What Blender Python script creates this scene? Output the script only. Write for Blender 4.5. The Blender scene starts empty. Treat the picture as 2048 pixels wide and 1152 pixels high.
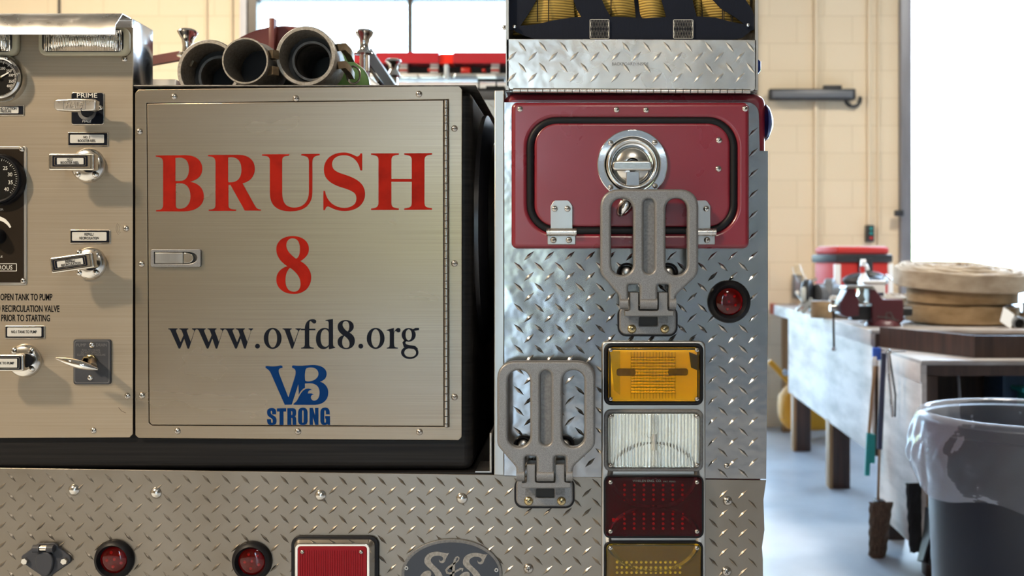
import bpy, bmesh, math, random
from mathutils import Vector, Matrix
PI = math.pi
random.seed(7)
SC = bpy.context.scene
COL = SC.collection

# ------------------------------------------------------------------ camera, sky, lamps, exposure
FPX, CX, CY, D0, H = 2000.0, 1150.0, 525.0, 1.7, 1.2      # focal length in px, vanishing point, distance to the truck's tail, eye height
cam_d = bpy.data.cameras.new('camera')
cam = bpy.data.objects.new('camera', cam_d); COL.objects.link(cam)
cam.location = (0, -D0, H); cam.rotation_euler = (PI/2, 0, 0)
cam_d.sensor_width = 36; cam_d.lens = FPX/2048*36
cam_d.shift_x = -(CX-1024)/2048; cam_d.shift_y = -(576-CY)/2048
cam_d.clip_start = .05; cam_d.clip_end = 200
cam_d.dof.use_dof = True; cam_d.dof.focus_distance = D0; cam_d.dof.aperture_fstop = 4.5
SC.camera = cam
SC.view_settings.view_transform = 'Standard'; SC.view_settings.look = 'None'
SC.view_settings.gamma = 1; SC.view_settings.use_curve_mapping = False
SC.view_settings.exposure = 0.35

w = bpy.data.worlds.new('daylight'); SC.world = w; w.use_nodes = True
nt = w.node_tree; nt.nodes.clear()
wo = nt.nodes.new('ShaderNodeOutputWorld'); wb = nt.nodes.new('ShaderNodeBackground')
tc = nt.nodes.new('ShaderNodeTexCoord'); sx = nt.nodes.new('ShaderNodeSeparateXYZ'); rp = nt.nodes.new('ShaderNodeValToRGB')
mr = nt.nodes.new('ShaderNodeMapRange'); mr.inputs[1].default_value = -1; mr.inputs[2].default_value = 1
nt.links.new(tc.outputs['Generated'], sx.inputs[0]); nt.links.new(sx.outputs[2], mr.inputs[0]); nt.links.new(mr.outputs[0], rp.inputs[0])
nt.links.new(rp.outputs[0], wb.inputs[0]); nt.links.new(wb.outputs[0], wo.inputs[0])
el = rp.color_ramp.elements
el[0].position = 0; el[0].color = (.42, .42, .40, 1)
el[1].position = 1; el[1].color = (.40, .64, 1, 1)
for p, c in ((.485, (.50, .50, .46, 1)), (.495, (.22, .29, .19, 1)), (.535, (.30, .38, .27, 1)), (.56, (.62, .80, 1, 1))):
    e = el.new(p); e.color = c
wb.inputs[1].default_value = 17.0

def area_light(name, loc, size, power, color, rot=(0, 0, 0), size_y=None):
    d = bpy.data.lights.new(name, 'AREA'); d.energy = power; d.color = color; d.size = size
    if size_y: d.shape = 'RECTANGLE'; d.size_y = size_y
    o = bpy.data.objects.new(name, d); COL.objects.link(o); o.location = loc; o.rotation_euler = rot
    return o
WARM = (1, .80, .56)
area_light('ceiling_lamp_key', (-3.5, -2.75, 4.2), .36, 400, WARM)
area_light('fill_light_tail', (.4, -5.2, 4.3), .6, 80, (1, .9, .76))  # added fill behind the camera, no fixture known there
area_light('fill_light_deep', (-3.2, 2.6, 4.3), .6, 230, (1, .88, .7))  # added to brighten the back of the room
area_light('fill_light_bench', (2.6, 2.4, 4.3), .6, 110, (1, .92, .8))  # added light for the bench corner, no lamp seen above it

# ------------------------------------------------------------------ materials
def mat(name, col, rough=.5, metal=0, **kw):
    m = bpy.data.materials.new(name); m.use_nodes = True
    b = m.node_tree.nodes['Principled BSDF']
    b.inputs['Base Color'].default_value = (*col, 1); b.inputs['Roughness'].default_value = rough; b.inputs['Metallic'].default_value = metal
    for k, v in kw.items():
        b.inputs[k].default_value = v
    return m
def nodes(m):
    return m.node_tree, m.node_tree.nodes['Principled BSDF'], m.node_tree.nodes.new, m.node_tree.links.new
def noise(m, scale, detail=3, stretch=(1, 1, 1), rough=.55):
    t, b, new, link = nodes(m)
    tcn = new('ShaderNodeTexCoord'); mp = new('ShaderNodeMapping'); n = new('ShaderNodeTexNoise')
    mp.inputs['Scale'].default_value = stretch
    link(tcn.outputs['Object'], mp.inputs[0]); link(mp.outputs[0], n.inputs['Vector'])
    n.inputs['Scale'].default_value = scale; n.inputs['Detail'].default_value = detail; n.inputs['Roughness'].default_value = rough
    return n.outputs[0]
def vary(m, c0, c1, scale, lo=.35, hi=.65, stretch=(1, 1, 1), detail=3):
    t, b, new, link = nodes(m)
    f = noise(m, scale, detail, stretch)
    r = new('ShaderNodeValToRGB'); r.color_ramp.elements[0].position = lo; r.color_ramp.elements[1].position = hi
    r.color_ramp.elements[0].color = (*c0, 1); r.color_ramp.elements[1].color = (*c1, 1)
    link(f, r.inputs[0]); link(r.outputs[0], b.inputs['Base Color'])
    return m
def bumpy(m, scale, strength, dist=.001, stretch=(1, 1, 1), detail=3):
    t, b, new, link = nodes(m)
    f = noise(m, scale, detail, stretch)
    bp = new('ShaderNodeBump'); bp.inputs['Strength'].default_value = strength; bp.inputs['Distance'].default_value = dist
    link(f, bp.inputs['Height'])
    if b.inputs['Normal'].links: link(b.inputs['Normal'].links[0].from_socket, bp.inputs['Normal'])
    link(bp.outputs[0], b.inputs['Normal'])
    return m
def rvary(m, scale, lo, hi, stretch=(1, 1, 1)):
    t, b, new, link = nodes(m)
    f = noise(m, scale, 3, stretch)
    r = new('ShaderNodeMapRange'); r.inputs[1].default_value = .3; r.inputs[2].default_value = .7; r.inputs[3].default_value = lo; r.inputs[4].default_value = hi
    link(f, r.inputs[0]); link(r.outputs[0], b.inputs['Roughness'])
    return m
def aniso(m, a, rot):
    t, b, new, link = nodes(m)
    tg = new('ShaderNodeTangent'); tg.direction_type = 'RADIAL'; tg.axis = 'Z'
    b.inputs['Anisotropic'].default_value = a; b.inputs['Anisotropic Rotation'].default_value = rot
    link(tg.outputs[0], b.inputs['Tangent'])
    return m

M = {}
def brushed(name, c0, c1, r0, r1, metal, an):
    m = mat(name, c0, r0, metal)
    vary(m, c0, c1, 60, .25, .75, (.05, 1, 14), 4)
    rvary(m, 5, r0, r1, (.8, 1, 2))
    bumpy(m, 2.4, .03, .006, (1, 1, 1), 1)
    return aniso(m, an, 0.0)
M['steel'] = brushed('brushed_steel', (.31, .255, .185), (.40, .335, .255), .36, .44, .6, .4)
M['steel_door'] = brushed('brushed_steel_door', (.265, .215, .152), (.345, .29, .22), .24, .28, .72, .75)
M['steel_plain'] = rvary(mat('bare_steel', (.62, .60, .57), .3, 1), 20, .22, .4)
M['mirror_steel'] = bumpy(mat('polished_steel', (.72, .74, .78), .16, 1), 7, .5, .004)
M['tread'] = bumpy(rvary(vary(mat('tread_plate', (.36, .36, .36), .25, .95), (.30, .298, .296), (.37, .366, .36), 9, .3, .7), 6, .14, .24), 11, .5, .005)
M['tread_lit'] = bumpy(rvary(vary(mat('lit_tread_plate', (.6, .6, .58), .25, .8), (.54, .54, .52), (.64, .64, .62), 9, .3, .7), 6, .2, .32), 11, .6, .005)  # paler copy of the tread plate; the flap's reflected light is in its colour
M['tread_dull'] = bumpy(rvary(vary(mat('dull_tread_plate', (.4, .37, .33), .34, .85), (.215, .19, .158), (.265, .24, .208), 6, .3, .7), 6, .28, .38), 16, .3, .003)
M['trim'] = rvary(mat('satin_aluminium', (.43, .42, .40), .36, 1), 40, .28, .42, (1, 1, .05))
M['chrome'] = mat('chrome', (.86, .85, .83), .05, 1)
M['nickel'] = mat('worn_nickel', (.66, .64, .60), .2, 1)
M['bolt'] = mat('bolt_steel', (.50, .47, .43), .25, 1)
M['brass'] = mat('yellow_zinc', (.55, .45, .25), .25, 1)
M['dark'] = mat('recess_shade', (.01, .01, .01), .6)  # near-black stands in for shade in gaps, screw slots and bores
M['red'] = rvary(vary(mat('red_gelcoat', (.17, .010, .022), .3, **{'Coat Weight': .4, 'Coat Roughness': .18}), (.16, .0095, .020), (.185, .011, .024), 4), 12, .24, .4)
M['black'] = bumpy(vary(mat('black_poly', (.012, .012, .014), .42, **{'Specular IOR Level': .14}), (.005, .005, .006), (.014, .013, .013), 8, .3, .7, (.3, 1, 25)), 30, .2, .001, (.2, 1, 8))
M['black_gloss'] = mat('gloss_black', (.008, .008, .011), .3)
M['rubber'] = mat('black_rubber', (.007, .007, .009), .45, **{'Specular IOR Level': .2})
M['cast'] = bumpy(vary(mat('cast_silver_paint', (.2, .19, .185), .4, .45), (.14, .139, .14), (.25, .249, .25), 1300, .36, .64), 700, .35, .0006)
M['cast_dark'] = vary(mat('cast_grey_recess', (.15, .15, .15), .5, .4), (.12, .12, .12), (.17, .17, .17), 300)
M['white'] = mat('white_label', (.47, .47, .45), .5)
M['silver_label'] = mat('silver_label', (.55, .56, .52), .4, .3)
M['ink'] = mat('black_ink', (.006, .006, .007), .5, **{'Specular IOR Level': .05})
M['ink_blueblack'] = mat('blue_black_vinyl', (.006, .008, .014), .5, **{'Specular IOR Level': .06})
M['print_white'] = mat('white_print', (.62, .61, .57), .5)
M['print_grey'] = mat('faded_grey_print', (.13, .13, .135), .5)
M['vinyl_red'] = vary(mat('red_vinyl', (.42, .016, .010), .5, **{'Specular IOR Level': .06}), (.20, .008, .004), (.28, .011, .005), 28, .3, .6)
M['vinyl_blue'] = mat('blue_vinyl', (.001, .024, .11), .5, **{'Specular IOR Level': .06})
M['gauge_black'] = mat('gauge_black', (.008, .0075, .007), .4, **{'Specular IOR Level': .1})
M['plate_brown'] = mat('dark_brown_plate', (.018, .013, .009), .3, **{'Specular IOR Level': .15})
M['plate_slate'] = mat('slate_plate', (.04, .043, .052), .5, **{'Specular IOR Level': .25})
M['slate_ink'] = mat('badge_dark', (.018, .022, .032), .3)
M['cream_gasket'] = mat('cream_rubber', (.42, .38, .27), .5)
def glass(name, col, rough=.04, tr=1.0, ior=1.45):
    return mat(name, col, rough, **{'Transmission Weight': tr, 'IOR': ior})
M['amber'] = glass('amber_lens', (1, .655, .03), .06)
M['amber_dark'] = glass('smoked_amber_lens', (.93, .74, .12), .05)
M['clear'] = glass('clear_lens', (.93, .94, .9), .03)
M['red_lens'] = glass('red_lens', (.62, .01, .018), .06)
M['red_lens_dark'] = glass('dark_red_lens', (.52, .006, .04), .05, 1.0, 1.28)
M['red_solid'] = mat('red_diffuser', (.20, .002, .007), .35, **{'Specular IOR Level': .2})
M['reflector'] = mat('reflector', (.9, .9, .88), .14, 1)
M['reflector_soft'] = mat('reflector_soft', (.93, .92, .88), .4, .3)
M['board_dark'] = mat('lamp_board', (.015, .012, .012), .35)
M['board_red'] = mat('maroon_lamp_board', (.045, .003, .010), .4)
M['board_amber'] = mat('amber_lamp_board', (.10, .06, .008), .4, .5)
M['led'] = mat('led_dome', (.95, .93, .9), .2, .3)
M['led_red'] = mat('red_led', (.85, .04, .03), .25)
M['blue_lens'] = mat('blue_lens', (.01, .03, .16), .15)
M['web_black'] = bumpy(mat('navy_webbing', (.005, .008, .018), .7, **{'Specular IOR Level': .2}), 300, .4, .0008, (1, 1, .2))
m = M['web_yellow'] = mat('yellow_webbing', (.42, .24, .025), .7)
t_, b_, new_, link_ = nodes(m)
tcn = new_('ShaderNodeTexCoord'); wv = new_('ShaderNodeTexWave'); wv.bands_direction = 'Z'; wv.inputs['Scale'].default_value = 75; wv.inputs['Distortion'].default_value = .3
wv.inputs['Detail'].default_value = 0
rr_ = new_('ShaderNodeValToRGB'); rr_.color_ramp.elements[0].color = (.20, .12, .022, 1); rr_.color_ramp.elements[1].color = (.54, .36, .075, 1); rr_.color_ramp.elements[1].position = .5
link_(tcn.outputs['Object'], wv.inputs[0]); link_(wv.outputs[0], rr_.inputs[0]); link_(rr_.outputs[0], b_.inputs['Base Color'])
bp_ = new_('ShaderNodeBump'); bp_.inputs['Strength'].default_value = .6; bp_.inputs['Distance'].default_value = .001; link_(wv.outputs[0], bp_.inputs['Height']); link_(bp_.outputs[0], b_.inputs['Normal'])
M['thread'] = mat('white_thread', (.6, .6, .56), .7)
M['web_dark_line'] = mat('webbing_tracer', (.02, .015, .01), .8)
M['alloy'] = bumpy(vary(mat('weathered_alloy', (.3, .28, .25), .5, .7), (.20, .185, .165), (.36, .335, .30), 220, .3, .7), 160, .4, .0008)
M['alloy_dark'] = vary(mat('dull_alloy', (.14, .13, .12), .5, .5), (.10, .095, .09), (.18, .17, .16), 60)
M['bronze'] = vary(mat('tarnished_bronze', (.22, .17, .11), .4, .8), (.16, .12, .08), (.28, .22, .15), 60)
M['hose_green'] = mat('green_hose', (.13, .30, .08), .35, **{'Coat Weight': .3})
M['maroon'] = vary(mat('maroon_paint', (.13, .022, .02), .45), (.10, .017, .016), (.16, .03, .027), 10)
M['lightbar'] = mat('red_lightbar_lens', (.40, .025, .035), .25, **{'Coat Weight': .2})
M['red_reflector'] = mat('red_reflector', (.8, .03, .015), .3)
M['white_paint'] = mat('white_gloss_paint', (.72, .75, .78), .2, **{'Coat Weight': .5})
M['glass_dark'] = mat('dark_window', (.03, .035, .04), .05)
M['blue_grey'] = mat('blue_grey_alloy', (.50, .57, .64), .4, .2)
# building
def brick_mat():
    m = mat('cream_block', (.7, .55, .35), .6)
    t, b, new, link = nodes(m)
    tcn = new('ShaderNodeTexCoord'); mp = new('ShaderNodeMapping'); br = new('ShaderNodeTexBrick')
    mp.inputs['Rotation'].default_value = (PI/2, 0, 0)
    link(tcn.outputs['Object'], mp.inputs[0]); link(mp.outputs[0], br.inputs['Vector'])
    br.inputs['Scale'].default_value = 1; br.inputs['Brick Width'].default_value = .405; br.inputs['Row Height'].default_value = .2
    br.inputs['Mortar Size'].default_value = .004; br.inputs['Mortar Smooth'].default_value = .6
    br.inputs['Color1'].default_value = (.70, .585, .415, 1); br.inputs['Color2'].default_value = (.725, .61, .44, 1); br.inputs['Mortar'].default_value = (.60, .49, .33, 1)
    bp = new('ShaderNodeBump'); bp.invert = True; bp.inputs['Strength'].default_value = .4; bp.inputs['Distance'].default_value = .004
    link(br.outputs[0], b.inputs['Base Color']); link(br.outputs[1], bp.inputs['Height']); link(bp.outputs[0], b.inputs['Normal'])
    return m
M['block'] = brick_mat()
M['cream'] = mat('cream_paint', (.71, .59, .42), .5)
M['concrete'] = rvary(vary(mat('sealed_concrete', (.40, .43, .47), .35), (.37, .41, .46), (.54, .58, .63), 1.6, .3, .7, detail=6), 2.2, .25, .5)
M['apron'] = mat('pale_concrete', (.55, .55, .52), .8)
M['block_dim'] = mat('dimmed_block', (.10, .085, .065), .7)  # unseen front wall toned down so the tail reflects a dimmer bay
M['block_mid'] = mat('half_dimmed_block', (.24, .20, .15), .7)  # unseen side walls, darkened to cut their bounce light
M['ceil'] = mat('dimmed_ceiling', (.22, .20, .17), .8)  # out of view; darkened so less light bounces onto the tail
M['jamb'] = vary(mat('galvanised_jamb', (.25, .26, .29), .45, .5), (.2, .2, .22), (.32, .33, .36), 6, .3, .7, (1, 1, .2))
M['frame_dark'] = mat('bronze_frame', (.05, .043, .036), .4, .3)
M['rollup'] = mat('blue_grey_door', (.13, .165, .22), .5)
def pane_mat():
    m = bpy.data.materials.new('window_glass'); m.use_nodes = True
    t = m.node_tree; t.nodes.clear()
    o = t.nodes.new('ShaderNodeOutputMaterial'); mx = t.nodes.new('ShaderNodeMixShader'); a = t.nodes.new('ShaderNodeBsdfTransparent'); g = t.nodes.new('ShaderNodeBsdfGlossy')
    fr = t.nodes.new('ShaderNodeFresnel'); fr.inputs[0].default_value = 1.45; a.inputs[0].default_value = (.93, .96, .96, 1); g.inputs[1].default_value = .02
    t.links.new(fr.outputs[0], mx.inputs[0]); t.links.new(a.outputs[0], mx.inputs[1]); t.links.new(g.outputs[0], mx.inputs[2]); t.links.new(mx.outputs[0], o.inputs[0])
    return m
M['pane'] = pane_mat()
M['ply_white'] = bumpy(vary(mat('whitewashed_plywood', (.6, .6, .6), .55), (.36, .325, .30), (.70, .64, .60), 3.5, .3, .6, (1, .7, 3), 6), 30, .3, .002)
M['wood_dark'] = vary(mat('shaded_brown_wood', (.05, .028, .02), .5), (.032, .018, .014), (.085, .046, .033), 4, .3, .7, (7, 7, .6), 5)  # brown wood with the shade of camera-facing bench faces in its colour
M['wood_top'] = vary(mat('worn_bench_top', (.42, .38, .36), .45), (.28, .23, .2), (.5, .49, .48), 4, .3, .7)
M['wood_tan'] = vary(mat('tan_timber', (.36, .2, .09), .6), (.28, .15, .06), (.42, .25, .12), 4, .3, .7, (6, 6, .5))
M['wood_pole'] = mat('wooden_pole', (.33, .2, .11), .5)
M['red_board'] = mat('red_painted_board', (.55, .10, .06), .5)
M['hose_tan'] = bumpy(vary(mat('canvas_hose', (.30, .20, .10), .85), (.22, .145, .07), (.36, .25, .14), 9, .3, .7, (1, 1, 2)), 200, .4, .001)
M['hose_pale'] = bumpy(vary(mat('pale_canvas_hose', (.36, .29, .21), .85), (.27, .21, .15), (.45, .38, .29), 9, .3, .7, (1, 1, 2)), 200, .4, .001)
M['vise'] = mat('maroon_vise_paint', (.10, .022, .03), .4)
M['tool_red'] = mat('red_plastic', (.48, .022, .018), .5)
M['tool_black'] = mat('black_plastic', (.02, .022, .026), .45)
M['white_plastic'] = mat('white_plastic', (.78, .79, .8), .35)
M['grey_tool'] = mat('grey_enamel', (.13, .14, .155), .4)
M['stone'] = mat('grinding_wheel', (.5, .52, .48), .8)
M['yellow'] = mat('yellow_paint', (.70, .33, .010), .6)
M['teal'] = mat('teal_plastic', (.01, .27, .27), .5)
M['blue_plastic'] = mat('blue_plastic', (.02, .09, .5), .4)
M['navy_bin'] = mat('navy_plastic', (.03, .075, .14), .4)
M['bristle_brown'] = bumpy(vary(mat('brown_bristles', (.15, .085, .05), .9), (.08, .045, .03), (.22, .13, .08), 60, .3, .7, (4, 4, .3)), 120, 1, .01, (3, 3, .2))
M['bristle_black'] = bumpy(mat('black_bristles', (.012, .012, .014), .9), 120, 1, .01, (.4, 2, 3))
M['can'] = mat('charcoal_plastic', (.022, .025, .036), .38)
m = M['bag'] = mat('clear_bin_bag', (.62, .65, .72), .12)
t_, b_, new_, link_ = nodes(m)
bumpy(m, 6, .4, .02, (1, 1, 2.4), 3)
lw_ = new_('ShaderNodeLayerWeight'); lw_.inputs[0].default_value = .35; link_(b_.inputs['Normal'].links[0].from_socket, lw_.inputs['Normal'])
mr_ = new_('ShaderNodeMapRange'); mr_.inputs[1].default_value = 0; mr_.inputs[2].default_value = 1; mr_.inputs[3].default_value = .12; mr_.inputs[4].default_value = .5
link_(lw_.outputs['Fresnel'], mr_.inputs[0]); link_(mr_.outputs[0], b_.inputs['Alpha'])
M['blue_handle'] = mat('navy_handle', (.035, .04, .085), .4)
# ------------------------------------------------------------------ geometry helpers
def K(y): return (D0+y)/FPX                                   # metres per photo pixel on the plane y
def P(px, py, y=0.0):
    k = K(y); return Vector(((px-CX)*k, y, H+(CY-py)*k))
def fin(bm):
    me = bpy.data.meshes.new('tmp'); bm.to_mesh(me); bm.free(); return me
def plate(cs, y, t, b=0.0, res=2, yk=None):
    """flat outline(s) with holes, front face on the plane y, t thick, edges rounded by b"""
    k = K(y if yk is None else yk)
    cu = bpy.data.curves.new('c', 'CURVE'); cu.dimensions = '2D'; cu.fill_mode = 'BOTH'
    cu.extrude = max(t/2-b, 0); cu.bevel_depth = b; cu.bevel_resolution = res; cu.offset = -b
    for c in cs:
        s = cu.splines.new('POLY'); s.points.add(len(c)-1); s.use_cyclic_u = True
        for i, (px, py) in enumerate(c): s.points[i].co = ((px-CX)*k, H+(CY-py)*k, 0, 1)
    o = bpy.data.objects.new('c', cu); me = bpy.data.meshes.new_from_object(o)
    bpy.data.objects.remove(o); bpy.data.curves.remove(cu)
    for v in me.vertices:
        x, yy, z = v.co; v.co = (x, y+t/2-z, yy)
    return me
def rr(x0, y0, x1, y1, r, n=6):
    out = []
    for cx, cy, a in ((x1-r, y0+r, -90), (x1-r, y1-r, 0), (x0+r, y1-r, 90), (x0+r, y0+r, 180)):
        for i in range(n+1):
            q = math.radians(a+90*i/n); out.append((cx+r*math.cos(q), cy+r*math.sin(q)))
    return out
def ell(cx, cy, rx, ry=None, n=40):
    ry = rx if ry is None else ry
    return [(cx+rx*math.cos(2*PI*i/n), cy+ry*math.sin(2*PI*i/n)) for i in range(n)]
def path(d, sx=1, ox=0, oy=0, sy=None, n=8):
    """tiny svg path reader: M L C Z, absolute -> list of contours"""
    sy = sx if sy is None else sy
    toks = d.replace(',', ' ').replace('M', ' M ').replace('L', ' L ').replace('C', ' C ').replace('Z', ' Z ').split()
    out, cur, cmd, i = [], [], None, 0
    while i < len(toks):
        if toks[i] in 'MLCZ':
            cmd = toks[i]; i += 1
            if cmd == 'M': cur = []; out.append(cur)
            continue
        if cmd in 'ML':
            cur.append((float(toks[i]), float(toks[i+1]))); i += 2
        else:
            p0 = cur[-1]; q = [float(v) for v in toks[i:i+6]]; i += 6
            for j in range(1, n+1):
                t = j/n; u = 1-t
                cur.append(tuple(u**3*p0[a]+3*u*u*t*q[a]+3*u*t*t*q[2+a]+t**3*q[4+a] for a in (0, 1)))
    res = []
    for c in out:
        e = [c[0]]
        for p in c[1:]:
            if abs(p[0]-e[-1][0])+abs(p[1]-e[-1][1]) > 1e-3: e.append(p)
        if abs(e[0][0]-e[-1][0])+abs(e[0][1]-e[-1][1]) < 1e-3: e.pop()
        res.append([(ox+x*sx, oy+y*sy) for x, y in e])
    return res
def stroke(pts, wd):
    L, R = [], []
    for i, p in enumerate(pts):
        a = pts[max(i-1, 0)]; b = pts[min(i+1, len(pts)-1)]
        dx, dy = b[0]-a[0], b[1]-a[1]; l = math.hypot(dx, dy) or 1
        ww = wd[i] if isinstance(wd, (list, tuple)) else wd
        nx, ny = -dy/l*ww/2, dx/l*ww/2
        L.append((p[0]+nx, p[1]+ny)); R.append((p[0]-nx, p[1]-ny))
    return L+R[::-1]
def text(s, x0, x1, base, cap, y, t=.0003, slant=0, bold=0.0, rot=0.0):
    """a line of writing fitted between x0 and x1 (px), capital height cap, baseline base, face on plane y"""
    cu = bpy.data.curves.new('t', 'FONT'); cu.body = s; cu.size = 1; cu.extrude = 0; cu.shear = slant; cu.offset = bold; cu.resolution_u = 3
    o = bpy.data.objects.new('t', cu); me = bpy.data.meshes.new_from_object(o)
    bpy.data.objects.remove(o); bpy.data.curves.remove(cu)
    xs = [v.co.x for v in me.vertices]; a, b = min(xs), max(xs); k = K(y)
    capu = .70
    ca, sa = math.cos(rot), math.sin(rot); mx = (x0+x1)/2
    for v in me.vertices:
        px = x0+(v.co.x-a)/(b-a)*(x1-x0); py = -v.co.y/capu*cap
        qx = mx+(px-mx)*ca-py*sa; qy = base+(px-mx)*sa+py*ca
        v.co = ((qx-CX)*k, y, H+(CY-qy)*k)
    return me
def box(x0, x1, y0, y1, z0, z1, b=0.0, seg=2, MX=None):
    bm = bmesh.new(); bmesh.ops.create_cube(bm, size=1)
    for v in bm.verts: v.co = ((x0+x1)/2+v.co.x*(x1-x0), (y0+y1)/2+v.co.y*(y1-y0), (z0+z1)/2+v.co.z*(z1-z0))
    if b: bmesh.ops.bevel(bm, geom=bm.edges[:], offset=b, segments=seg, profile=.5, affect='EDGES', clamp_overlap=True)
    if MX is not None: bm.transform(MX)
    return fin(bm)
def pbox(px0, py0, px1, py1, y0, y1, b=0.0):
    a, c = P(px0, py0, y0), P(px1, py1, y0)
    return box(a.x, c.x, y0, y1, c.z, a.z, b)
def lathe(prof, MX, seg=40, close=False):
    bm = bmesh.new(); rings = []
    for r, h in prof:
        if r < 1e-7: rings.append([bm.verts.new((0, 0, h))])
        else: rings.append([bm.verts.new((r*math.cos(2*PI*i/seg), r*math.sin(2*PI*i/seg), h)) for i in range(seg)])
    pairs = list(zip(rings, rings[1:])) + ([(rings[-1], rings[0])] if close else [])
    for A, B in pairs:
        for i in range(seg):
            j = (i+1) % seg
            if len(A) == 1 and len(B) == 1: continue
            if len(A) == 1: bm.faces.new((A[0], B[i], B[j]))
            elif len(B) == 1: bm.faces.new((A[i], A[j], B[0]))
            else: bm.faces.new((A[i], A[j], B[j], B[i]))
    bmesh.ops.recalc_face_normals(bm, faces=bm.faces[:])
    bm.transform(MX); return fin(bm)
def front(px, py, y, rot=0): return Matrix.Translation(P(px, py, y)) @ Matrix.Rotation(PI/2, 4, 'X') @ Matrix.Rotation(rot, 4, 'Z')
def T(*v): return Matrix.Translation(Vector(v))
def R(a, ax): return Matrix.Rotation(math.radians(a), 4, ax)
def axis_to(d):
    return Vector((0, 0, 1)).rotation_difference(Vector(d).normalized()).to_matrix().to_4x4()
def tube(pts, r, seg=12, cyc=False, cap=True, flat=None):
    """round (or flat=(w,h,up) rectangular) section swept along pts"""
    pts = [Vector(p) for p in pts]; n = len(pts); bm = bmesh.new(); rings = []
    up = None
    for i, p in enumerate(pts):
        a = pts[(i-1) % n] if (cyc or i) else p; b = pts[(i+1) % n] if (cyc or i < n-1) else p
        d = (b-a).normalized()
        if flat: u = (flat[2]-d*flat[2].dot(d)).normalized(); s = d.cross(u)
        else:
            if up is None: up = Vector((0, 0, 1)) if abs(d.z) < .9 else Vector((1, 0, 0))
            u = (up-d*up.dot(d)).normalized(); up = u; s = d.cross(u)
        if flat:
            rings.append([bm.verts.new(p+s*flat[0]/2*e+u*flat[1]/2*f) for e, f in ((-1, -1), (1, -1), (1, 1), (-1, 1))])
        else:
            rad = r[i] if isinstance(r, (list, tuple)) else r
            rings.append([bm.verts.new(p+(u*math.cos(2*PI*j/seg)+s*math.sin(2*PI*j/seg))*rad) for j in range(seg)])
    m = len(rings[0])
    for i in range(n if cyc else n-1):
        A, B = rings[i], rings[(i+1) % n]
        for j in range(m): bm.faces.new((A[j], A[(j+1) % m], B[(j+1) % m], B[j]))
    if cap and not cyc: bm.faces.new(rings[0]); bm.faces.new(rings[-1])
    bmesh.ops.recalc_face_normals(bm, faces=bm.faces[:])
    return fin(bm)
def cyl(p, q, r, seg=24): return tube([p, q], r, seg)
def grid(fn, nu, nv, thick=0.0):
    bm = bmesh.new(); V = [[bm.verts.new(fn(i/nu, j/nv)) for j in range(nv+1)] for i in range(nu+1)]
    for i in range(nu):
        for j in range(nv): bm.faces.new((V[i][j], V[i+1][j], V[i+1][j+1], V[i][j+1]))
    if thick:                                                # a second skin behind, closed round the border
        W = [[bm.verts.new(v.co+Vector((0, thick, 0))) for v in r] for r in V]
        for i in range(nu):
            for j in range(nv): bm.faces.new((W[i][j], W[i][j+1], W[i+1][j+1], W[i+1][j]))
        ring = [(i, 0) for i in range(nu)]+[(nu, j) for j in range(nv)]+[(i, nv) for i in range(nu, 0, -1)]+[(0, j) for j in range(nv, 0, -1)]
        for (a, c), (d, e) in zip(ring, ring[1:]+ring[:1]): bm.faces.new((V[a][c], V[d][e], W[d][e], W[a][c]))
        bmesh.ops.recalc_face_normals(bm, faces=bm.faces[:])
    return fin(bm)
def xf(me, MX): me.transform(MX); return me

WM = {}
def place(o, parent, MX=Matrix.Identity(4)):
    COL.objects.link(o)
    if parent is not None:
        o.parent = parent; o.matrix_parent_inverse = WM[parent.name].inverted()
    o.matrix_basis = MX; WM[o.name] = MX.copy()
    return o
def tag(o, label=None, cat=None, group=None, kind=None):
    for k, v in (('label', label), ('category', cat), ('group', group), ('kind', kind)):
        if v: o[k] = v
    return o
def mesh_of(name, parts, angle=38):
    bm = bmesh.new(); mats = []
    for me, m in parts:
        n = len(bm.faces); bm.from_mesh(me); bpy.data.meshes.remove(me)
        if m not in mats: mats.append(m)
        bm.faces.ensure_lookup_table()
        for f in bm.faces[n:]: f.material_index = mats.index(m)
    out = bpy.data.meshes.new(name); bm.to_mesh(out); bm.free()
    for m in mats: out.materials.append(M[m])
    for p in out.polygons: p.use_smooth = True
    out.set_sharp_from_angle(angle=math.radians(angle))
    return out
def obj(name, parts, parent=None, label=None, cat=None, group=None, kind=None, angle=38):
    if isinstance(parts, tuple): parts = [parts]
    o = bpy.data.objects.new(name, mesh_of(name, parts, angle))
    place(o, parent); return tag(o, label, cat, group, kind)
def thing(name, loc, label, cat, group=None):
    o = bpy.data.objects.new(name, None); o.empty_display_size = .1
    place(o, None, Matrix.Translation(Vector(loc))); return tag(o, label, cat, group)
def inst(name, me, parent, MX, label=None):
    o = bpy.data.objects.new(name, me); place(o, parent, MX); return tag(o, label)

# screw heads facing the camera: unit radius, copied wherever one is seen
def _cross(r, h, z):
    return [(box(-r, r, -r*.2, r*.2, z-h, z+h), 'dark'), (box(-r*.2, r*.2, -r, r, z-h, z+h), 'dark')]
def _screw(m): return mesh_of('screw', [(lathe([(0, .52), (.3, .5), (.6, .40), (.85, .22), (1, 0), (1, -.1)], Matrix.Identity(4), 24), m)] + _cross(.42, .05, .47))
SCREW = {k: _screw(k) for k in ('bolt', 'brass', 'nickel')}
RIVET = mesh_of('rivet', [(lathe([(0, .55), (.35, .51), (.65, .38), (.88, .18), (1, 0), (1, -.1)], Matrix.Identity(4), 28), 'nickel')])
def screw(px, py, r, parent, y=0.0, m='bolt', rot=None, me=None, name='screw', label=None):
    a = random.uniform(0, PI/2) if rot is None else rot
    return inst(name, me or SCREW[m], parent, front(px, py, y, a) @ Matrix.Scale(r*K(y), 4), label)

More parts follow.
